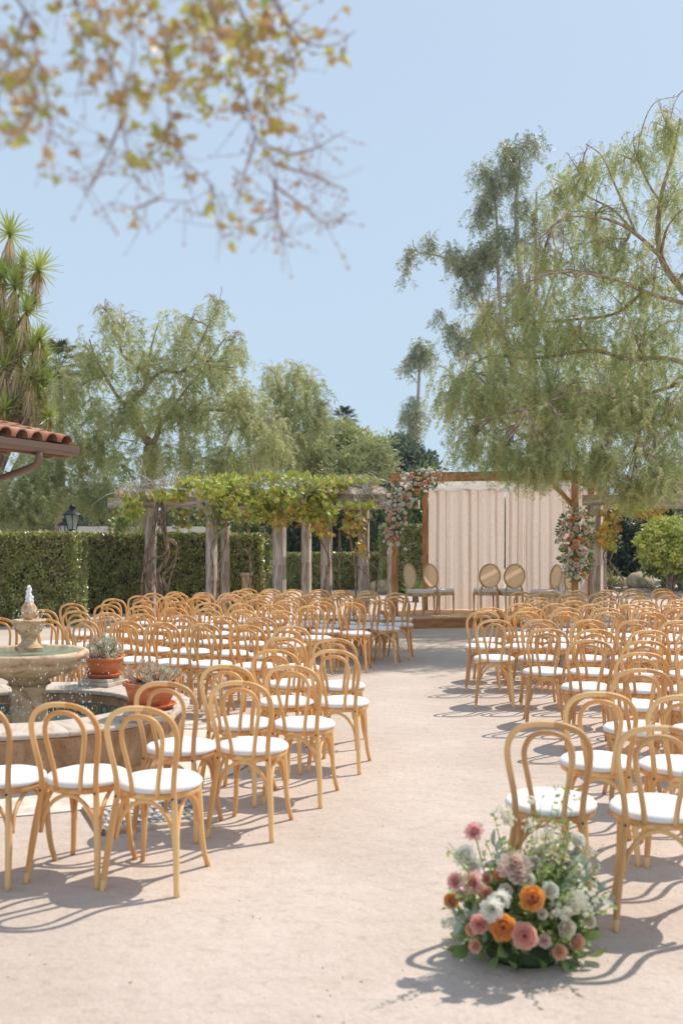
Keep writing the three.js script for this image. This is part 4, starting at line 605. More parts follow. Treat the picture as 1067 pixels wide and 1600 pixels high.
// ---------------------------------------------------------------- big pepper tree over the stage, right
const strandR = [strandGeo(1, 84, 0.15, 0.0125, 0.8, 0.95), strandGeo(2, 80, 0.16, 0.013, 0.7, 1.0), strandGeo(3, 88, 0.14, 0.012, 0.9, 0.9)];
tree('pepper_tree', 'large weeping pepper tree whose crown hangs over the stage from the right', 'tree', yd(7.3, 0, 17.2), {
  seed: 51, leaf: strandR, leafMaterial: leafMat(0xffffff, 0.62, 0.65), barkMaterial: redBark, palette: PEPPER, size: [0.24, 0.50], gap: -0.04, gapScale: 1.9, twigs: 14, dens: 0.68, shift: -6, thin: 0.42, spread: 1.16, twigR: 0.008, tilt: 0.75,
  limbs: [
    [0.34, 0.2, yd(7.3, 0, 17.2), yd(7.1, 1.6, 17.2), yd(6.8, 3.2, 17.2), [1110, 500, 17.2]],
    [0.17, 0.05, [1110, 500, 17.2], [1067, 455, 17.2], [1031, 398, 17.2], [1031, 315, 17.3], [1050, 245, 17.4], [1062, 185, 17.5]],
    [0.05, 0.012, [1031, 315, 17.3], [1011, 284, 17.2], [996, 235, 17.1], [1018, 165, 17.1], [1060, 150, 17.1]],
    [0.10, 0.025, [1033, 402, 17.2], [994, 367, 16.9], [950, 343, 16.7], [884, 337, 16.6]],
    [0.06, 0.015, [994, 367, 16.9], [960, 330, 17.1], [928, 312, 17.2], [862, 278, 17.3]],
    [0.12, 0.03, [1090, 480, 17.2], [1005, 455, 16.6], [963, 437, 16.3], [906, 426, 16.1], [854, 429, 16.0], [800, 455, 16.0]],
    [0.12, 0.03, [1110, 580, 17.2], [1037, 559, 16.9], [985, 562, 16.7], [924, 548, 16.8], [832, 560, 17.0], [762, 557, 17.2], [715, 590, 17.3]],
    [0.12, 0.03, [1115, 690, 17.2], [1050, 665, 16.2], [1002, 650, 15.8], [946, 615, 15.5], [897, 615, 15.4], [820, 640, 15.4]],
    [0.08, 0.02, [1031, 398, 17.2], [1045, 350, 16.6], [1085, 310, 16.2]],
    [0.08, 0.03, [1005, 455, 16.6], [960, 490, 17.2], [890, 500, 17.6], [800, 510, 17.8], [745, 540, 17.8]],
    [0.06, 0.02, [994, 367, 16.9], [965, 300, 16.6], [940, 245, 16.4], [915, 225, 16.3]],
    [0.09, 0.03, [1060, 600, 16.8], [1000, 620, 17.6], [900, 660, 18.2], [800, 690, 18.4]],
  ],
  clusters: [
    [770, 620, 70, 60, 16.5, 420, 1.4], [716, 615, 42, 62, 16.6, 240, 1.1], [860, 625, 80, 75, 16.2, 560, 1.5], [960, 640, 85, 85, 16, 620, 1.6], [1045, 650, 70, 90, 15.6, 460, 1.4], [800, 550, 75, 50, 17, 380, 1.4], [900, 525, 95, 60, 17, 470, 1.5], [1005, 540, 85, 70, 17, 420, 1.5],
    [738, 690, 50, 42, 16.4, 170, 1], [790, 705, 46, 36, 15.6, 190, 0.8], [850, 720, 56, 34, 15.4, 330, 0.8], [885, 690, 40, 40, 15.2, 200, 0.8], [940, 725, 48, 40, 15.4, 250, 0.9], [1025, 735, 52, 44, 15, 260, 1], [985, 760, 40, 26, 15.2, 120, 0.7],
    [900, 440, 95, 50, 16.8, 210, 1.3], [1010, 450, 75, 55, 17, 220, 1.3], [820, 470, 55, 40, 16.4, 130, 1], [760, 500, 40, 36, 17.2, 90, 1],
    [930, 355, 75, 50, 17.2, 210, 1.1], [905, 275, 45, 36, 17, 150, 0.9], [985, 255, 60, 45, 17.2, 170, 1], [1040, 205, 36, 42, 17.3, 130, 0.8], [1040, 330, 45, 55, 17, 160, 1.1], [872, 320, 38, 28, 17.2, 90, 0.7], [850, 400, 50, 34, 17, 120, 0.9], [965, 400, 60, 40, 16.8, 150, 1],
    [1110, 600, 50, 110, 16.2, 320, 1.6], [1110, 400, 40, 120, 16.6, 140, 1.2], [1180, 560, 60, 140, 17, 420, 2], [960, 600, 100, 70, 19.2, 420, 1.2], [850, 650, 80, 60, 18.6, 300, 1] ],
});
// ---------------------------------------------------------------- left pepper tree behind the pergola
const strandL = [strandGeo(4, 64, 0.19, 0.017, 0.8, 0.9), strandGeo(5, 60, 0.2, 0.018, 0.9, 0.85)];
const LEFTP = { leafMaterial: leafMat(0xffffff, 0.62, 0.65), barkMaterial: redBark, palette: PEPPER2, size: [0.36, 0.72], gap: -0.07, gapScale: 1.2, twigs: 12, twigR: 0.009, dens: 0.92, shift: -4, thin: 0.7, spread: 1.16, tilt: 0.75 };
tree('pepper_tree', 'tall weeping pepper tree with forked brown trunk behind the left pergola', 'tree', yd(-5.5, 0, 28), { ...LEFTP, seed: 61, leaf: strandL,
  limbs: [
    [0.30, 0.2, yd(-5.5, 0, 28), [232, 770, 28], [234, 735, 28], [236, 697, 28]],
    [0.19, 0.10, [236, 697, 28], [217, 665, 28], [199, 637, 28], [214, 618, 27.8], [228, 606, 27.6], [229, 575, 27.4]],
    [0.09, 0.03, [199, 637, 28], [188, 625, 27.8], [172, 600, 27.6], [150, 560, 27.3], [140, 530, 27.2]],
    [0.09, 0.025, [229, 580, 27.4], [205, 565, 27.4], [190, 550, 27.4], [186, 515, 27.4], [170, 490, 27.3]],
    [0.13, 0.04, [237, 700, 28], [246, 680, 28], [257, 655, 28], [300, 645, 27.6], [333, 640, 27.3], [375, 645, 27]],
    [0.08, 0.02, [229, 600, 27.6], [255, 580, 27.3], [286, 580, 27], [310, 545, 27], [330, 500, 27], [345, 478, 27]],
    [0.07, 0.02, [257, 655, 28], [290, 610, 27.6], [330, 560, 27.2], [350, 530, 27]], [0.06, 0.02, [286, 580, 27], [320, 570, 26.8], [370, 575, 26.6]], [0.06, 0.02, [229, 580, 27.4], [240, 530, 27.6], [250, 500, 27.6]],
    [0.10, 0.03, yd(-7.9, 0.4, 27), [118, 790, 26.6], [85, 750, 26.2], [55, 725, 26]] ],
  clusters: [[190, 515, 40, 36, 27.4, 70, 1.2], [165, 490, 22, 20, 27.2, 24, 0.8], [300, 510, 52, 34, 27, 95, 1.3], [340, 480, 22, 14, 27, 20, 0.6], [145, 565, 48, 42, 27.5, 130, 1.4], [235, 575, 60, 46, 27.4, 170, 1.5], [325, 570, 58, 46, 27, 190, 1.5], [365, 540, 24, 28, 27, 40, 0.8], [115, 620, 36, 48, 27.5, 140, 1.4], [195, 640, 70, 50, 27.6, 250, 1.6], [305, 640, 72, 52, 27.2, 290, 1.6], [385, 640, 45, 50, 26.8, 190, 1.2], [425, 690, 40, 40, 26.8, 150, 1.1], [130, 700, 62, 56, 27, 280, 1.5], [70, 735, 56, 44, 26.4, 250, 1.4], [245, 715, 70, 40, 27, 220, 1.3], [345, 720, 70, 44, 26.8, 290, 1.2], [55, 775, 66, 36, 25.8, 260, 1.2], [150, 770, 50, 36, 26, 210, 1], [-10, 775, 50, 55, 26, 200, 1.5], [200, 800, 34, 24, 26, 60, 0.8], [15, 800, 40, 30, 25.5, 120, 1]],
});
tree('pepper_tree', 'smaller feathery pepper tree to the right of the tall one, behind the pergola', 'tree', yd(-2.9, 0, 41), { ...LEFTP, seed: 63, leaf: strandL, size: [0.6, 1.1], gap: -0.08, dens: 1.0,
  limbs: [[0.3, 0.12, yd(-2.9, 0, 41), [432, 740, 41], [440, 680, 41], [446, 640, 41]], [0.11, 0.03, [446, 640, 41], [436, 610, 41], [428, 580, 41]], [0.10, 0.03, [446, 640, 41], [462, 610, 41], [472, 580, 41]], [0.08, 0.03, [444, 655, 41], [475, 640, 40.6], [500, 635, 40.4]]],
  clusters: [[428, 585, 20, 22, 41, 32], [465, 585, 24, 22, 41, 45], [485, 605, 20, 22, 41, 36], [440, 620, 34, 28, 41, 70, 1.4], [478, 640, 38, 26, 40.6, 80, 1.4], [505, 640, 14, 16, 40.4, 16], [430, 665, 40, 32, 41, 110, 1.5], [470, 690, 45, 34, 41, 160, 1.6], [420, 720, 50, 30, 41, 140, 1.6]] });
tree('leafy_tree', 'rounded pale green tree behind the pergola, below the fan palm', 'tree', yd(0.2, 0, 44), { ...LEFTP, seed: 64, leaf: [tuftGeo(70, 50, 0.5, 0.07)], turn: false, palette: [[0.5, 0.52, 0.24], [0.4, 0.45, 0.19], [0.6, 0.6, 0.3]], size: [0.35, 0.6], gap: -0.08, gapScale: 1.2, dens: 0.7, shift: 0,
  limbs: [[0.25, 0.1, yd(0.2, 0, 44), [538, 760, 44], [530, 710, 44]], [0.1, 0.04, [530, 710, 44], [515, 680, 44]], [0.1, 0.04, [530, 710, 44], [560, 700, 44]]],
  clusters: [[515, 690, 34, 34, 44, 240, 1.8], [545, 700, 30, 30, 44, 200, 1.6], [575, 722, 32, 30, 43, 220, 1.6], [500, 725, 36, 30, 43, 220, 1.6], [590, 705, 12, 14, 44, 26], [548, 740, 50, 26, 42, 260, 1.6]] });
tree('dark_tree', 'dark dense tree left of the pavilion roof, beyond the hedge', 'tree', yd(3.2, 0, 52), { ...LEFTP, seed: 65, leaf: [tuftGeo(71, 60, 0.5, 0.10)], turn: false, palette: [[0.16, 0.22, 0.13], [0.11, 0.16, 0.09], [0.22, 0.28, 0.15]], size: [0.4, 0.7], gap: -0.2, dens: 1, shift: 0,
  limbs: [[0.25, 0.1, yd(3.2, 0, 52), [626, 740, 52], [626, 710, 52]]], clusters: [[626, 718, 26, 24, 52, 240, 1.8], [606, 732, 22, 22, 52, 170, 1.6], [648, 735, 24, 22, 52, 190, 1.6], [628, 760, 40, 24, 51, 240, 1.6]] });
// ---------------------------------------------------------------- eucalyptus
const eucStrand = [strandGeo(8, 34, 0.26, 0.022, 0.6, 0.9), strandGeo(9, 32, 0.28, 0.024, 0.6, 0.9)];
const eucal = { tilt: 0.7,  shift: -8, dens: 0.85, spread: 1.1, thin: 0.75, leaf: eucStrand, leafMaterial: leafMat(0xffffff, 0.45, 0.45), barkMaterial: paleBark, palette: EUC, gap: -0.3, twigs: 4, twigR: 0.02 };
tree('eucalyptus', 'tall eucalyptus with grey-green drooping clumps behind the right pepper tree', 'tree', yd(9.6, 0, 44), { ...eucal, seed: 81, size: [0.45, 0.9],
  limbs: [[0.42, 0.3, yd(9.6, 0, 44), [850, 800, 44], [835, 640, 44], [825, 540, 44]], [0.24, 0.08, [825, 540, 44], [812, 420, 44], [806, 330, 44], [812, 250, 44]], [0.2, 0.06, [828, 540, 44], [838, 440, 44], [836, 370, 44], [838, 300, 44]], [0.2, 0.05, [835, 640, 44], [790, 540, 44], [778, 430, 44], [776, 350, 44], [770, 290, 44]], [0.16, 0.04, [800, 560, 44], [762, 500, 44], [728, 440, 44], [700, 405, 44], [655, 395, 44]], [0.16, 0.04, [820, 600, 44], [850, 480, 44], [880, 390, 44]], [0.2, 0.05, [835, 640, 44], [770, 590, 44], [738, 540, 44], [705, 520, 44]], [0.2, 0.06, [845, 700, 44], [772, 640, 44], [764, 540, 44], [752, 460, 44]]],
  clusters: [[830, 230, 18, 18, 44, 60], [793, 243, 20, 26, 44, 100], [755, 270, 18, 14, 44, 50], [771, 293, 22, 22, 44, 90], [801, 276, 24, 22, 44, 90], [758, 324, 18, 22, 44, 80], [748, 346, 12, 16, 44, 40], [810, 330, 26, 24, 44, 60], [840, 355, 24, 26, 44, 60], [782, 372, 28, 18, 44, 90], [762, 396, 34, 22, 44, 170], [733, 414, 28, 18, 44, 130], [703, 402, 18, 18, 44, 60], [670, 386, 14, 11, 44, 36], [640, 400, 10, 14, 44, 36], [634, 434, 6, 5, 44, 8], [810, 390, 20, 20, 44, 40], [744, 446, 22, 22, 44, 60], [722, 460, 14, 12, 44, 24], [683, 500, 8, 9, 44, 16], [707, 520, 14, 14, 44, 40], [724, 540, 24, 16, 44, 70], [745, 525, 20, 20, 44, 60], [770, 500, 20, 30, 44, 60], [820, 480, 30, 40, 44, 70], [880, 360, 20, 24, 44, 40], [800, 440, 24, 24, 44, 40]] });
tree('eucalyptus', 'slender distant eucalyptus with two tufts of leaves on a thin bare trunk', 'tree', yd(6.0, 0, 72), { ...eucal, seed: 82, size: [0.8, 1.5], twigR: 0.018,
  limbs: [[0.26, 0.08, yd(5.6, 0, 72), [650, 720, 72], [652, 640, 72], [655, 580, 72], [655, 535, 72]], [0.06, 0.03, [653, 600, 72], [640, 585, 72], [632, 572, 72]]],
  clusters: [[655, 545, 12, 15, 72, 42], [664, 560, 10, 16, 72, 34], [646, 565, 11, 12, 72, 30], [634, 572, 6, 6, 72, 10], [672, 548, 8, 8, 72, 14], [645, 632, 13, 10, 72, 40], [640, 655, 11, 20, 72, 60], [653, 655, 8, 18, 72, 36], [650, 675, 8, 12, 72, 24]] });
// ---------------------------------------------------------------- clipped hedges
function hedge(label, C, yaw, w, h, d, n, seed) {      // C: centre of the near face at the ground
  const t = thing('hedge', label, 'hedge', [C.x, 0, C.z], yaw), r = rng(seed);
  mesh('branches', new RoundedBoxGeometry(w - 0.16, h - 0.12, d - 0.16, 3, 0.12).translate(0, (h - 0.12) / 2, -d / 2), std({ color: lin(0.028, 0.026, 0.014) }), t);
  const g = [tuftGeo(seed + 1, 15, 0.75, 0.26, 0.6), tuftGeo(seed + 2, 15, 0.75, 0.26, 0.6)], ms = [], cs = [];
  const A = [w * h, w * d, d * h, d * h], tot = A.reduce((a, b) => a + b), pal = [[0.48, 0.53, 0.16], [0.60, 0.63, 0.22], [0.24, 0.29, 0.08], [0.60, 0.62, 0.28], [0.36, 0.29, 0.13], [0.72, 0.71, 0.42]];
  for (let i = 0; i < n; i++) { let q = r() * tot, f = 0; while (q > A[f]) q -= A[f++]; const a = r() - 0.5, b = r(); const p = f === 0 ? V(a * w, b * h, 0) : f === 1 ? V(a * w, h, -b * d) : V(f === 2 ? w / 2 : -w / 2, b * h, (a - 0.5) * d); const k = 0.05 * fbm(p.x * 1.5 + seed, p.y * 1.5, p.z * 1.5) - 0.05; if (f === 0) p.z += k; else if (f === 1) p.y += k; else p.x += (f === 2 ? 1 : -1) * k;
    const ex = Math.max(0, Math.abs(p.x) - (w / 2 - 0.18)), ey = Math.max(0, p.y - (h - 0.18)); if (ex && ey && Math.hypot(ex, ey) > 0.19) continue;
    ms.push(mat4(p, r() * 6, r() * 6, r() * 6, rr(0.05, 0.09, r))); cs.push(pickC(r, pal, 0.25)); }
  g.forEach((gg, k) => inst('leaves', gg, leafMat(0xffffff, 0.52, 0.28), ms.filter((_, i) => i % 2 === k), t, cs.filter((_, i) => i % 2 === k)));
}
hedge('clipped hedge block nearest the left edge, with rounded right end', yd(-7.15, 0, 19.2), 0.10, 3.7, 1.83, 1.5, 6200, 201);
hedge('long clipped hedge set back behind the first one, running behind the pergola', yd(-5.0, 0, 22.6), 0.20, 6.4, 1.84, 1.2, 7600, 205);
hedge('low clipped hedge across the far gravel, seen through the pergola', yd(-0.3, 0, 33.5), 0.05, 4.6, 1.25, 1.2, 5200, 209);
hedge('dark hedge behind the left side of the pavilion', yd(2.6, 0, 31), 0.05, 2.6, 2.2, 1.2, 3800, 213);
// ---------------------------------------------------------------- shrubs and backdrop trees
function shrub(name, label, category, px, py, rx, ry, d, n, palette, seed, { size = [0.16, 0.26], leaf, group, stem = 0.05 } = {}) {
  const foot = yd((px - CX) * d / FOCAL, 0, d), c = at(px, py, d); const sx = rx * d / FOCAL, sy = ry * d / FOCAL, r = rng(seed);
  const t = thing(name, label, category, [foot.x, 0, foot.z], 0, group), ms = [], cs = [], wood = [];
  for (let k = 0; k < 6; k++) { const e = V(gauss(r) * sx * 0.7, c.y + gauss(r) * sy * 0.5, gauss(r) * sx * 0.5); wood.push(tube([V(0, 0, 0), V(e.x * 0.15, e.y * 0.4, e.z * 0.15), e], taper(stem, stem * 0.3), 8, 6)); }
  mesh('trunk', wood, bark, t);
  for (let i = 0; i < n; i++) { const v = V(gauss(r), gauss(r), gauss(r)).normalize().multiplyScalar(Math.pow(r(), 0.4)); const p = V(v.x * sx, c.y + v.y * sy, v.z * Math.min(sx, 1.6)); if (fbm((p.x + foot.x) * 1.3, p.y * 1.3, p.z * 1.3) < -0.16) continue; ms.push(mat4(p, r() * 6, r() * 6, r() * 6, rr(size[0], size[1], r))); cs.push(pickC(r, palette, 0.2)); }
  inst('crown', leaf ?? (shrub.g ??= tuftGeo(90, 34, 0.62, 0.17)), leafMat(0xffffff, 0.48, 0.45), ms, t, cs);
}
const LIME = [[0.62, 0.66, 0.16], [0.52, 0.57, 0.13], [0.72, 0.70, 0.22], [0.38, 0.43, 0.1]];
shrub('round_shrub', 'rounded bright yellow-green small tree on the right garden bed', 'small tree', 1046, 850, 48, 40, 30, 640, LIME, 301, { stem: 0.06 });
shrub('round_shrub', 'low skirt of green leaves round the bright small tree', 'shrub', 1050, 884, 42, 16, 30.6, 260, [[0.3, 0.36, 0.11], [0.2, 0.25, 0.07]], 302);
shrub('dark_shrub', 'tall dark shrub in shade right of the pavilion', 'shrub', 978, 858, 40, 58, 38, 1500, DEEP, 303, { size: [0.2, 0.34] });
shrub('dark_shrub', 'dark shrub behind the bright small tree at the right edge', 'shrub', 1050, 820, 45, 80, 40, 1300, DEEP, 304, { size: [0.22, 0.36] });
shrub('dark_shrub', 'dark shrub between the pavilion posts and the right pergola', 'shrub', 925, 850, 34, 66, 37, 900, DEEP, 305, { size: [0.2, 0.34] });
shrub('leafy_shrub', 'loose bright shrub under the pergola, left of the planter', 'shrub', 352, 885, 24, 48, 24, 520, OLIVE, 306, { size: [0.13, 0.2] });
shrub('leafy_shrub', 'loose shrub of mixed green leaves behind the planter', 'shrub', 395, 870, 24, 54, 25.5, 520, [[0.24, 0.29, 0.11], [0.14, 0.19, 0.06], [0.4, 0.41, 0.11]], 307, { size: [0.13, 0.2] });
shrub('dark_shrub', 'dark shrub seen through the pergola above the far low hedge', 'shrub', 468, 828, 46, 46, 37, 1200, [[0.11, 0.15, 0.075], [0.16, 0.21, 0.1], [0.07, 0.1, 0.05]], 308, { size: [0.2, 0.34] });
shrub('leafy_shrub', 'mid-green shrub left of the pavilion above the hedge', 'shrub', 560, 820, 46, 50, 38, 1300, [[0.2, 0.27, 0.11], [0.28, 0.33, 0.13], [0.14, 0.19, 0.08]], 309, { size: [0.2, 0.34] });
shrub('leafy_shrub', 'bright green shrub between the two left pavilion posts', 'shrub', 640, 815, 28, 44, 33.5, 800, [[0.22, 0.31, 0.12], [0.3, 0.37, 0.15], [0.14, 0.19, 0.08]], 310, { size: [0.16, 0.28] });
{ // far belt of trees closing the view
  const r = rng(909), ms = [], cs = []; const g = tuftGeo(91, 46, 0.6, 0.15);
  for (let i = 0; i < 9000; i++) { const x = rr(-62, 62, r), h = 3.6 + 1.6 * fbm(x * 0.12, 3) + 1.2 * noise(x * 0.5, 8), y = r() * h; ms.push(mat4(V(x, y, -62 + gauss(r) * 2.4), r() * 6, r() * 6, r() * 6, rr(0.4, 0.75, r))); cs.push(pickC(r, [[0.15, 0.18, 0.09], [0.11, 0.14, 0.07], [0.2, 0.23, 0.1]], 0.2)); }
  tag(inst('far_trees', g, leafMat(0xffffff, 0.25, 0.7), ms, scene, cs), 'far belt of dark trees and shrubs closing the view behind the garden', 'trees');
}
// ---------------------------------------------------------------- palms, agaves, yucca
function fanPalm(label, px, py, d, s, seed) {
  const top = at(px, py, d), t = thing('fan_palm', label, 'palm', [top.x, 0, top.z]), r = rng(seed), fr = [];
  mesh('trunk', tube([V(0, 0, 0), V(0.1, top.y * 0.5, 0), V(0, top.y, 0)], taper(0.26, 0.18), 14, 9), bark, t);
  for (let k = 0; k < 34; k++) { const a = k * 2.4, el = 1.25 - 2.1 * k / 34, dir = V(Math.cos(a) * Math.cos(el), Math.sin(el), Math.sin(a) * Math.cos(el)), side = V(-Math.sin(a), 0, Math.cos(a)), c = V(0, top.y, 0).addScaledVector(dir, s * 0.55); fr.push(tube([V(0, top.y - 0.1, 0), c], 0.02, 2, 4)); const f = []; for (let i = -8; i <= 8; i++) { const an = i / 8 * 1.35, d2 = dir.clone().multiplyScalar(Math.cos(an)).addScaledVector(side, Math.sin(an)), e = c.clone().addScaledVector(d2, s * 0.6).add(V(0, -0.12 * s, 0)), w = V(0, 1, 0).cross(d2).normalize().multiplyScalar(0.035 * s), m = c.clone().addScaledVector(d2, s * 0.33); f.push(c.x, c.y, c.z, m.x + w.x, m.y + w.y, m.z + w.z, m.x - w.x, m.y - w.y, m.z - w.z, m.x + w.x, m.y + w.y, m.z + w.z, e.x, e.y, e.z, m.x - w.x, m.y - w.y, m.z - w.z); } const g = new THREE.BufferGeometry(); g.setAttribute('position', new THREE.Float32BufferAttribute(f, 3)); g.computeVertexNormals(); fr.push(g); }
  mesh('fronds', fr, leafMat(lin(0.09, 0.12, 0.06), 0.25), t);
}
fanPalm('small distant fan palm standing above the trees left of centre', 538, 656, 62, 1.0, 5);
fanPalm('dark fan palm half hidden behind the yucca', 92, 570, 46, 1.3, 6);
// a rosette of stiff blades round +y
function rosette(seed, n, L, w, lo, hi, sag = 0.06) {
  const r = rng(seed), pos = [];
  for (let k = 0; k < n; k++) { const a = k * 2.39996 + rr(-0.2, 0.2, r), el = lo + (hi - lo) * Math.pow((k + 0.5) / n, 0.9) + gauss(r) * 0.08, dir = V(Math.cos(a) * Math.cos(el), Math.sin(el), Math.sin(a) * Math.cos(el)), side = V(-Math.sin(a), 0, Math.cos(a)), up = dir.clone().cross(side).negate(), len = L * rr(0.75, 1.1, r); const P = (s, u, f) => { const q = dir.clone().multiplyScalar(s * len).addScaledVector(side, u * w).addScaledVector(up, f * w); q.y -= sag * len * s * s; return [q.x, q.y, q.z]; }; const ring = [[0.02, 0.7], [0.3, 1], [0.65, 0.75], [1, 0.03]]; for (let i = 0; i < 3; i++) { const [s0, w0] = ring[i], [s1, w1] = ring[i + 1]; const A = P(s0, -w0, 0.35), B = P(s0, 0, 0), C = P(s0, w0, 0.35), D = P(s1, -w1, 0.35), E = P(s1, 0, 0), F = P(s1, w1, 0.35); pos.push(...A, ...B, ...D, ...B, ...E, ...D, ...B, ...C, ...E, ...C, ...F, ...E); } }
  const g = new THREE.BufferGeometry(); g.setAttribute('position', new THREE.Float32BufferAttribute(pos, 3)); g.computeVertexNormals(); return g;
}
{
  const foot = yd(-11.3, 0, 29.2), t = thing('yucca_tree', 'tall branching yucca with spiky heads and dead-leaf skirts above the tiled roof', 'yucca', [foot.x, 0, foot.z]), o = V(foot.x, 0, foot.z), r = rng(41);
  const heads = [[16, 366, 0.62, 0.2], [60, 422, 0.62, 0.6], [24, 448, 0.72, 0.3], [20, 522, 0.55, 0.2], [52, 548, 0.66, 1.1], [52, 590, 0.66, 0.9], [24, 632, 0.6, 0.6], [78, 652, 0.6, 0.4], [-22, 470, 0.6, 0], [36, 408, 0.4, 0], [-12, 590, 0.6, 0.2], [4, 432, 0.6, 0.1], [42, 486, 0.62, 0.5], [2, 505, 0.6, 0.2], [68, 566, 0.56, 0.8], [36, 612, 0.62, 0.7], [10, 572, 0.64, 0.6], [30, 556, 0.62, 0.9], [60, 622, 0.6, 0.7], [8, 640, 0.6, 0.7], [44, 640, 0.6, 0.8], [62, 530, 0.5, 0.9], [14, 545, 0.55, 1], [74, 600, 0.5, 0.9]];
  const ros = [0, 1, 2].map(k => rosette(20 + k, 72, 1, 0.042, -0.6, 1.45)), skirt = [0, 1].map(k => rosette(30 + k, 52, 1, 0.036, -1.5, -0.95, 0.25)), dead = std({ color: lin(0.74, 0.55, 0.33), side: THREE.DoubleSide }), dead2 = std({ color: lin(0.64, 0.50, 0.34), side: THREE.DoubleSide }), gold = leafMat(lin(0.45, 0.33, 0.08), 0.3);
  const green = [lin(0.54, 0.60, 0.17), lin(0.62, 0.66, 0.21), lin(0.46, 0.54, 0.15)].map(c => leafMat(c, 0.45, 0.4));
  heads.forEach(([px, py, s0, lean], k) => { const s = s0 * 1.22;
    const d = 29.2 + gauss(r) * 0.5 - lean * 0.3, p = at(px, py, d).sub(o); const low = V(p.x * 0.6 + gauss(r) * 0.1, Math.max(2.6, p.y - 2.4), p.z * 0.5), mid = V(p.x * 0.95, p.y - 1.1, p.z * 0.95);
    mesh('trunk', tube([V(0, 0, 0), V(low.x * 0.3, 1.6, 0), low, mid, p], tt => 0.15 - 0.11 * tt, 22, 8), bark, t);
    const m = mesh('leaf_rosette', ros[k % 3], green[k % 3], t); m.position.copy(p); m.scale.setScalar(s * 1.02); aim(m, V((px - 20) * 0.006, 1, gauss(r) * 0.2), r() * 6);
    const dirDown = p.clone().sub(mid).normalize();
    for (let q = 0; q < 2; q++) { const sk = mesh('dead_leaf_skirt', skirt[q % 2], q ? dead2 : dead, t); sk.position.copy(p).addScaledVector(dirDown, -0.06 - q * 0.36); sk.scale.set(s * (0.8 - 0.06 * q), s * rr(0.85, 1.1, r), s * (0.8 - 0.06 * q)); aim(sk, dirDown, r() * 6); }
    if (k % 2) { const gl = mesh('yellow_leaves', skirt[1], gold, t); gl.position.copy(p); gl.scale.set(s * 0.9, s * 0.5, s * 0.9); aim(gl, dirDown, r() * 6); }
  });
}
{ // agaves in the right bed and behind the stage
  const g = rosette(61, 34, 1, 0.07, 0.15, 1.4, 0.05), put = (px, py, d, s, label, c) => { const p = at(px, py, d); const t = thing('agave', label, 'agave', [p.x, 0.12, p.z], px, 'agaves in the garden beds'); const m = mesh('leaf_rosette', g, leafMat(c, 0.2, 0.55), t); m.scale.setScalar(s); mesh('stem', lathe([[0, -0.13], [0.1, -0.13], [0.08, 0.1], [0, 0.14]], 10), bark, t); };
  put(953, 902, 33, 0.72, 'pale yellow-green agave beside the grey pergola post at right', lin(0.34, 0.38, 0.14)); put(997, 898, 37, 0.72, 'bright agave behind the larger boulder', lin(0.28, 0.36, 0.14)); put(1036, 910, 32, 0.5, 'grey-green agave at the foot of the bright small tree', lin(0.20, 0.26, 0.13)); put(1062, 908, 33, 0.5, 'agave at the right edge beside the bright small tree', lin(0.24, 0.29, 0.13)); put(649, 898, 27, 0.62, 'bright green agave behind the left pavilion post', lin(0.20, 0.33, 0.09));
}
{ const g = new THREE.CircleGeometry(1, 40).rotateX(-Math.PI / 2); g.scale(5.2, 1, 2.6); g.translate(13.6, 0.005, -33); struct('mulch_bed', g, std({ color: lin(0.09, 0.065, 0.05), roughness: 1, bumpMap: tex(128, 128, (u, v, x, y) => 0.5 + noise(x * 0.5, y * 0.5) * 0.8, false, [6, 6]), bumpScale: 0.05 }));
  const r = rng(12), ms = [], cs = []; for (let i = 0; i < 700; i++) ms.push(mat4(V(13.6 + gauss(r) * 3.2, 0.02, -33 + gauss(r) * 1.6), r() * 6, r() * 6, r() * 6, V(rr(0.03, 0.09, r), 0.012, 0.03))), cs.push(pickC(r, [[0.1, 0.07, 0.05], [0.2, 0.15, 0.1], [0.05, 0.035, 0.03]])); tag(inst('bark_chips', new THREE.BoxGeometry(1, 1, 1), std({}), ms, scene, cs), 'dark bark chips covering the bed round the bright small tree', 'mulch'); }

// ---------------------------------------------------------------- grapevines on the pergolas
const grapeLeaf = (() => { const s = new THREE.Shape(); const n = 10; for (let i = 0; i <= n * 2; i++) { const a = -Math.PI / 2 + i / (n * 2) * Math.PI * 2, lob = 0.62 + 0.25 * Math.cos((a - Math.PI / 2) * 5) * (0.6) + 0.13 * Math.cos(a - Math.PI / 2), x = Math.cos(a) * lob, y = Math.sin(a) * lob; i ? s.lineTo(x, y) : s.moveTo(x, y * 0.35); } const g = new THREE.ShapeGeometry(s, 1); const p = g.attributes.position; for (let i = 0; i < p.count; i++) p.setZ(i, -0.28 * p.getX(i) ** 2 + 0.16 * p.getY(i)); g.computeVertexNormals(); g.deleteAttribute('uv'); return g; })();
const VINE = [[0.52, 0.57, 0.10], [0.62, 0.64, 0.13], [0.38, 0.46, 0.08], [0.70, 0.67, 0.16], [0.46, 0.53, 0.09]], VINE_Y = [[0.60, 0.48, 0.07], [0.66, 0.48, 0.08], [0.48, 0.45, 0.08], [0.62, 0.32, 0.06]];
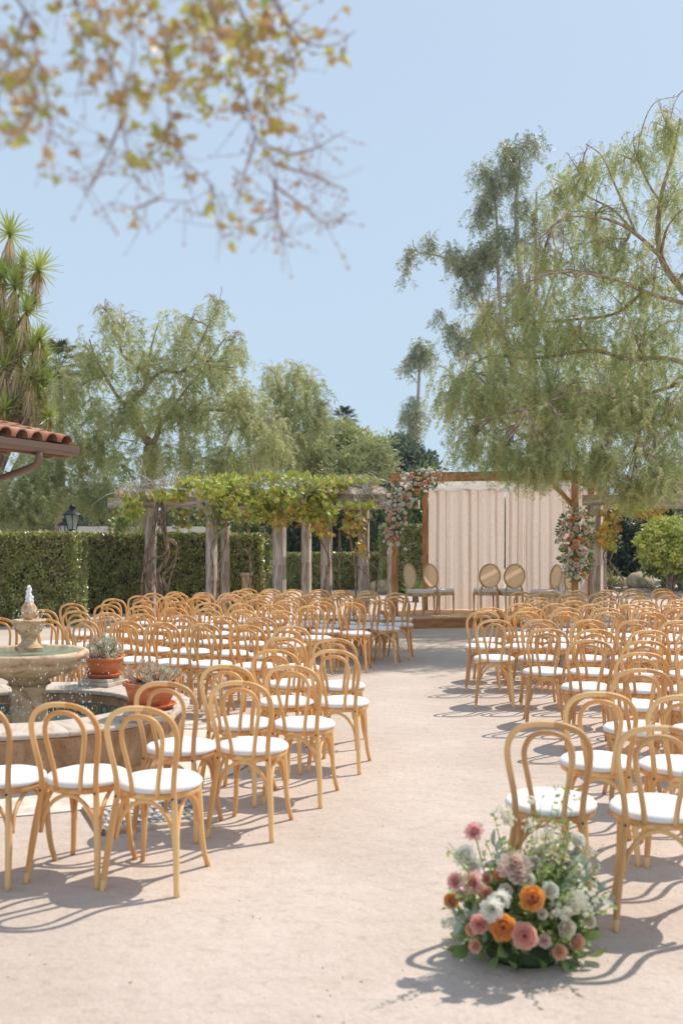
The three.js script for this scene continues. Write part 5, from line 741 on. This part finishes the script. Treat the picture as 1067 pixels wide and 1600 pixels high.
function vine(label, foot, stems, regions, seed, twigList = []) {
  const t = thing('grapevine', label, 'grapevine', [foot.x, 0, foot.z], 0, 'grapevines on the pergolas'), o = V(foot.x, 0, foot.z), r = rng(seed);
  stems.forEach(([r0, ...pts]) => mesh('stem', tube(pts.map(p => at(...p).sub(o)), tt => r0 * (1 - 0.45 * tt) * (1 + 0.12 * Math.sin(tt * 40)), pts.length * 8, 7), vineBark, t));
  const tw = []; for (const [x0, x1, y0, y1, d, n, L] of twigList) for (let i = 0; i < n * 0.6; i++) { const a = at(rr(x0, x1, r), rr(y0, y1, r), d + gauss(r) * 0.4).sub(o), v = V(gauss(r), gauss(r) * 0.6, gauss(r)).normalize().multiplyScalar(L * rr(0.4, 1, r)); tw.push(tube([a, a.clone().addScaledVector(v, 0.4).add(V(0, 0.08, 0)), a.clone().addScaledVector(v, 0.75).add(V(gauss(r) * 0.05, 0.02, gauss(r) * 0.05)), a.clone().add(v).add(V(gauss(r) * 0.1, -0.12, gauss(r) * 0.1))], taper(0.009, 0.004), 8, 4)); }
  if (tw.length) mesh('dry_twigs', tw, dryTwig, t);
  const ms = [], cs = []; for (const [px, py, rx, ry, d, n0, pal = VINE, dz = 0.5] of regions) for (let n = Math.round(n0 * (pal === VINE ? 2.3 : 1.5)), q = 0; q < 1; q++) for (let i = 0; i < n; i++) { const x = gauss(r) * 0.75, y = gauss(r) * 0.75, p = at(px + x * rx, py + y * ry, d + gauss(r) * dz).sub(o); if (fbm((p.x + o.x) * 2.2, p.y * 2.2, p.z) < -0.12) continue; ms.push(mat4(p, rr(-1.3, 0.3, r), r() * 6.283, gauss(r) * 0.5, rr(0.045, 0.085, r))); cs.push(pickC(r, r() < 0.12 ? VINE_Y : pal, 0.16)); }
  if (ms.length) inst('leaves', grapeLeaf, leafMat(0xffffff, 0.45, 0.6), ms, t, cs);
}
const dL = 20.75, dM = 19.9, dR = 19.1;
vine('old grapevine with thick twisted stems round the leftmost pergola post', at(240, 930, dL).setY(0), [[0.07, [232, 985, dL - 0.2], [236, 930, dL - 0.2], [228, 880, dL - 0.22], [238, 840, dL - 0.15], [245, 800, dL - 0.1], [250, 770, dL]], [0.06, [246, 985, dL - 0.2], [252, 930, dL - 0.2], [248, 895, dL - 0.25], [262, 870, dL - 0.2], [258, 830, dL - 0.1], [254, 785, dL]], [0.035, [262, 985, dL - 0.3], [262, 925, dL - 0.3], [255, 900, dL - 0.3], [268, 885, dL - 0.3], [278, 862, dL - 0.3], [272, 845, dL - 0.25], [256, 835, dL - 0.2], [250, 800, dL - 0.2]], [0.028, [248, 985, dL - 0.35], [246, 925, dL - 0.35], [236, 870, dL - 0.35], [238, 845, dL - 0.3], [250, 825, dL - 0.3], [262, 790, dL - 0.2]], [0.03, [222, 985, dL - 0.2], [222, 915, dL - 0.2], [226, 890, dL - 0.2], [240, 872, dL - 0.3], [256, 868, dL - 0.3], [262, 850, dL - 0.25], [254, 828, dL - 0.2]], [0.025, [256, 960, dL - 0.3], [266, 905, dL - 0.35], [274, 880, dL - 0.35], [276, 855, dL - 0.3], [262, 838, dL - 0.3], [258, 800, dL - 0.2]]],
  [[205, 790, 26, 34, dL, 190, VINE], [190, 815, 22, 22, dL + 1, 130, [[0.17, 0.24, 0.07], [0.27, 0.34, 0.09]]], [265, 775, 40, 14, dL - 0.2, 150], [290, 805, 36, 30, dL + 0.8, 190, [[0.3, 0.36, 0.09], [0.18, 0.24, 0.07], [0.44, 0.46, 0.11]]], [300, 755, 34, 10, dL, 190]], 501, [[192, 215, 760, 778, dL - 0.3, 40, 0.8], [215, 270, 752, 764, dL - 0.2, 50, 0.9], [270, 320, 752, 766, dL, 26, 0.8]]);
vine('grapevine on the second pergola post from the left with two slim stems', at(345, 930, dM).setY(0), [[0.03, [338, 985, dM - 0.2], [340, 920, dM - 0.2], [344, 880, dM - 0.2], [352, 850, dM - 0.15], [355, 815, dM - 0.1], [360, 785, dM]], [0.028, [331, 985, dM - 0.2], [333, 900, dM - 0.2], [330, 860, dM - 0.2], [338, 830, dM - 0.2], [334, 800, dM - 0.1], [330, 780, dM]], [0.02, [380, 985, dM + 0.5], [392, 880, dM + 0.5], [376, 850, dM + 0.5], [372, 815, dM + 0.5], [366, 785, dM + 0.3]], [0.02, [400, 985, dM + 0.3], [390, 870, dM + 0.3], [395, 850, dM + 0.3], [388, 825, dM + 0.3], [384, 790, dM]]],
  [[345, 765, 44, 24, dM - 0.25, 520], [385, 785, 46, 30, dM - 0.2, 560], [350, 800, 40, 30, dM + 0.4, 330, [[0.3, 0.37, 0.08], [0.2, 0.28, 0.07], [0.42, 0.47, 0.1]]], [420, 790, 36, 28, dM + 0.1, 300], [370, 750, 60, 9, dM + 0.6, 300]], 502, [[395, 440, 745, 768, dM - 0.3, 46, 0.7], [330, 370, 755, 775, dM - 0.3, 14, 0.6]]);
vine('dense yellow-green grapevine over the middle of the pergola beam', at(470, 930, 19.5).setY(0), [[0.022, [412, 985, 21.5], [408, 905, 21.5], [418, 895, 21.4], [436, 905, 20], [428, 880, 20.5], [425, 830, 20.5], [430, 790, 19.7]]],
  [[455, 775, 40, 26, 19.3, 460], [490, 765, 40, 20, 19.2, 440], [480, 800, 40, 26, 19.2, 400, [...VINE, ...VINE_Y]], [500, 830, 22, 18, 19.1, 110, VINE_Y], [440, 745, 50, 8, 19.8, 240], [520, 755, 40, 10, 19.4, 260], [440, 815, 26, 16, 19.3, 130, VINE_Y]], 503, [[450, 520, 755, 775, 19, 26, 0.7]]);
vine('grapevine spiralling up the fourth pergola post', at(505, 930, 19.3).setY(0), [[0.032, [505, 985, 19.15], [507, 915, 19.15], [514, 885, 19.12], [512, 865, 19.12], [502, 845, 19.12], [500, 820, 19.15], [508, 790, 19.2]], [0.014, [522, 985, 19.2], [521, 910, 19.2], [518, 870, 19.15], [516, 800, 19.15]]], [[512, 800, 20, 22, 19.1, 90, VINE]], 504);
vine('yellowing grapevine with pale twisted stems at the last post before the pavilion', at(565, 930, dR).setY(0), [[0.026, [556, 985, dR - 0.2], [555, 890, dR - 0.2], [550, 860, dR - 0.2], [546, 825, dR - 0.15], [543, 795, dR]], [0.018, [532, 985, dR], [530, 830, dR], [534, 862, dR - 0.1], [548, 878, dR - 0.2], [565, 890, dR - 0.3], [578, 905, dR - 0.2], [588, 908, dR - 0.2], [592, 900, dR - 0.2]], [0.02, [583, 985, dR - 0.1], [588, 915, dR - 0.1], [591, 900, dR - 0.1], [588, 888, dR - 0.1], [576, 876, dR - 0.2], [574, 860, dR - 0.2], [574, 820, dR - 0.1], [585, 795, dR]], [0.015, [576, 985, dR], [578, 905, dR], [584, 880, dR], [588, 875, dR], [584, 868, dR], [574, 862, dR]]],
  [[552, 815, 24, 28, dR - 0.1, 150, VINE_Y], [560, 790, 34, 10, dR, 80], [565, 860, 14, 18, dR - 0.2, 36, VINE_Y], [545, 750, 40, 8, dR + 0.4, 130], [585, 752, 22, 7, dR + 0.3, 60]], 505, [[545, 600, 752, 775, dR - 0.3, 40, 0.7]]);
vine('yellow-leaved grapevine on the right pergola with bare twisting stems', at(945, 920, 19.3).setY(0), [[0.02, [948, 985, 19.2], [955, 915, 19.2], [950, 890, 19.2], [942, 870, 19.2], [948, 845, 19.2], [945, 800, 19.2]], [0.016, [935, 985, 19.1], [972, 915, 19.1], [965, 895, 19.1], [952, 880, 19.1], [960, 850, 19.1], [955, 800, 19.2]], [0.014, [940, 985, 19], [946, 920, 19], [958, 918, 19], [970, 922, 19], [972, 905, 19], [958, 885, 19], [945, 870, 19]]],
  [[952, 815, 22, 30, 19.3, 230, VINE_Y], [945, 840, 14, 26, 19.2, 110, VINE_Y], [985, 795, 34, 12, 19.2, 170], [955, 855, 10, 8, 19.1, 14, VINE], [1010, 800, 30, 14, 19.2, 120, VINE_Y]], 506);
// ---------------------------------------------------------------- sycamore branches close overhead
{
  const foot = yd(-4.6, 0, 0.4), t = thing('sycamore_tree', 'sycamore boughs with young yellow-green leaves hanging in from the top left', 'tree', [foot.x, 0, foot.z]), o = V(foot.x, 0, foot.z), r = rng(88), wood = [], ends = [];
  const limb = (r0, r1, ...p) => { const q = p.map(x => (x.isVector3 ? x.clone() : at(x[0], x[1], x[2] * 0.6)).sub(o)); wood.push(tube(q, taper(r0, r1), q.length * 6, r0 > 0.05 ? 10 : 6)); return new THREE.CatmullRomCurve3(q); };
  limb(0.26, 0.16, foot, yd(-4.5, 2, 0.5), yd(-4.2, 3.8, 0.9)); limb(0.15, 0.05, yd(-4.2, 3.8, 0.9), yd(-3, 4.6, 1.8), [-200, -250, 3], [60, -180, 3.2], [260, -150, 3.3]);
  const boughs = [[[-60, -120, 3], [40, 20, 3.0], [60, 90, 3.0], [80, 190, 3], [90, 230, 3]], [[-100, -60, 2.8], [0, 60, 2.8], [60, 150, 2.8], [30, 210, 2.8]], [[80, -150, 3.1], [150, 0, 3.1], [170, 80, 3.1], [190, 190, 3.1], [210, 270, 3.15], [250, 310, 3.2], [300, 315, 3.2]], [[160, -150, 3.2], [230, -20, 3.2], [260, 80, 3.2], [265, 190, 3.2], [290, 250, 3.2], [330, 290, 3.25], [350, 340, 3.3]], [[240, -150, 3.3], [310, -30, 3.3], [350, 60, 3.3], [380, 140, 3.3], [400, 210, 3.3], [430, 260, 3.3], [425, 320, 3.3], [380, 355, 3.3], [340, 350, 3.3]], [[260, -150, 3.3], [400, -40, 3.4], [450, 40, 3.4], [450, 110, 3.4], [440, 170, 3.4]], [[400, -40, 3.4], [470, 60, 3.4], [520, 70, 3.4], [556, 48, 3.4]], [[420, 230, 3.3], [470, 240, 3.3], [540, 205, 3.3]], [[425, 255, 3.3], [490, 275, 3.3], [538, 295, 3.3]], [[430, 290, 3.3], [470, 320, 3.3], [510, 348, 3.3], [556, 330, 3.3]], [[428, 280, 3.3], [435, 340, 3.3], [442, 385, 3.3]], [[190, 190, 3.1], [150, 280, 3.1], [130, 300, 3.1]], [[250, 310, 3.2], [210, 325, 3.2], [195, 320, 3.2]], [[200, -150, 2.9], [200, 0, 2.9], [210, 90, 2.9], [190, 150, 2.9]], [[290, -140, 3], [300, 10, 3], [330, 100, 3], [300, 170, 3.05]], [[0, -120, 3.1], [100, -40, 3.1], [130, 60, 3.1], [120, 160, 3.1]], [[330, 290, 3.25], [330, 320, 3.25], [310, 340, 3.25]], [[300, -140, 3.35], [370, 0, 3.35], [410, 100, 3.35], [420, 180, 3.35], [470, 215, 3.35]], [[400, 210, 3.3], [380, 280, 3.3], [370, 320, 3.3]], [[40, 20, 3], [10, 110, 3], [-10, 180, 3]], [[265, 190, 3.2], [250, 230, 3.2], [225, 250, 3.2]]];
  boughs.forEach(b => { const c = limb(0.0034, 0.0009, ...b), n = Math.round(c.getLength() * 85); for (let i = 0; i < n; i++) { const s = 0.18 + 0.82 * r(), p = c.getPointAt(Math.min(1, s)); const v = V(gauss(r), gauss(r) - 0.25, gauss(r)).normalize().multiplyScalar(rr(0.025, 0.13, r)), m = p.clone().addScaledVector(v, 0.5).add(V(0, gauss(r) * 0.012, 0)), e = p.clone().add(v); wood.push(tube([p, m, e], taper(0.0009, 0.0005), 4, 4)); ends.push(e, m, p.clone().lerp(e, 0.75)); } });
  mesh('branch', wood, std({ color: lin(0.36, 0.26, 0.24), roughness: 0.9 }), t);
  const lob = (() => { const s = new THREE.Shape(), pts = []; const prof = [[0, 0], [0.28, 0.02], [0.62, -0.05], [0.5, 0.22], [0.88, 0.42], [0.48, 0.5], [0.34, 0.62], [0, 1.05]]; prof.forEach((p, i) => i ? s.lineTo(...p) : s.moveTo(...p)); prof.slice(0, -1).reverse().forEach(p => s.lineTo(-p[0], p[1])); const g = new THREE.ShapeGeometry(s, 1), q = g.attributes.position; for (let i = 0; i < q.count; i++) q.setZ(i, 0.25 * Math.abs(q.getX(i)) - 0.3 * q.getY(i) ** 2); g.computeVertexNormals(); g.deleteAttribute('uv'); return g; })();
  const mats = [[0.52, 0.54, 0.10], [0.62, 0.56, 0.12], [0.60, 0.44, 0.17], [0.62, 0.42, 0.22], [0.44, 0.48, 0.09]].map(c => leafMat(lin(...c), 0.5, 0.6));
  // leafy patches: dense towards the top middle, thin at the hanging tips
  const dens = p => { const w = p.clone().add(o), px = CX + w.x * FOCAL / -w.z, py = HORIZON - (w.y - EYE) * FOCAL / -w.z; const d = Math.exp(-(((px - 330) / 150) ** 2 + ((py - 60) / 90) ** 2)) + 0.6 * Math.exp(-(((px - 250) / 60) ** 2 + ((py - 170) / 60) ** 2)) + 0.7 * Math.exp(-(((px - 40) / 70) ** 2 + ((py - 150) / 80) ** 2)) + 0.05 + 0.35 * Math.exp(-(((px - 440) / 40) ** 2 + ((py - 180) / 70) ** 2)); return py < -60 ? 0 : d; };
  const spots = ends.map(e => [e, dens(e)]).filter(([, d]) => r() < d * 1.05).map(([e]) => e);
  const extra = []; spots.forEach((e, i) => { const n = r() < 0.55 ? 2 : 1; for (let k = 0; k < n; k++) extra.push([e, k]); });
  for (let i = extra.length - 1; i > 0; i--) { const j = Math.floor(r() * (i + 1)); [extra[i], extra[j]] = [extra[j], extra[i]]; }
  extra.slice(0, 296).forEach(([e], i) => { const m = mesh('leaf', lob, mats[Math.floor(r() * 5)], t); m.position.copy(e).add(V(gauss(r) * 0.012, gauss(r) * 0.012, gauss(r) * 0.012)); m.rotation.set(rr(-2.4, 0.4, r), r() * 6.283, gauss(r)); m.scale.setScalar(rr(0.014, 0.03, r)); });
  const rest = extra.slice(296); [1, 2, 3].forEach(k => inst('small_leaves', lob, mats[k], rest.filter((_, i) => i % 3 === k - 1).map(([e]) => mat4(e, rr(-2.4, 0.4, r), r() * 6.283, gauss(r), rr(0.009, 0.022, r))), t));
  const buds = ends.filter(() => r() < 0.6); inst('bud', new THREE.SphereGeometry(1, 5, 4), std({ color: lin(0.44, 0.27, 0.19) }), buds.map(e => mat4(e, 0, 0, 0, rr(0.0015, 0.004, r))), t);
}
camera.updateProjectionMatrix();
renderer.render(scene, camera);
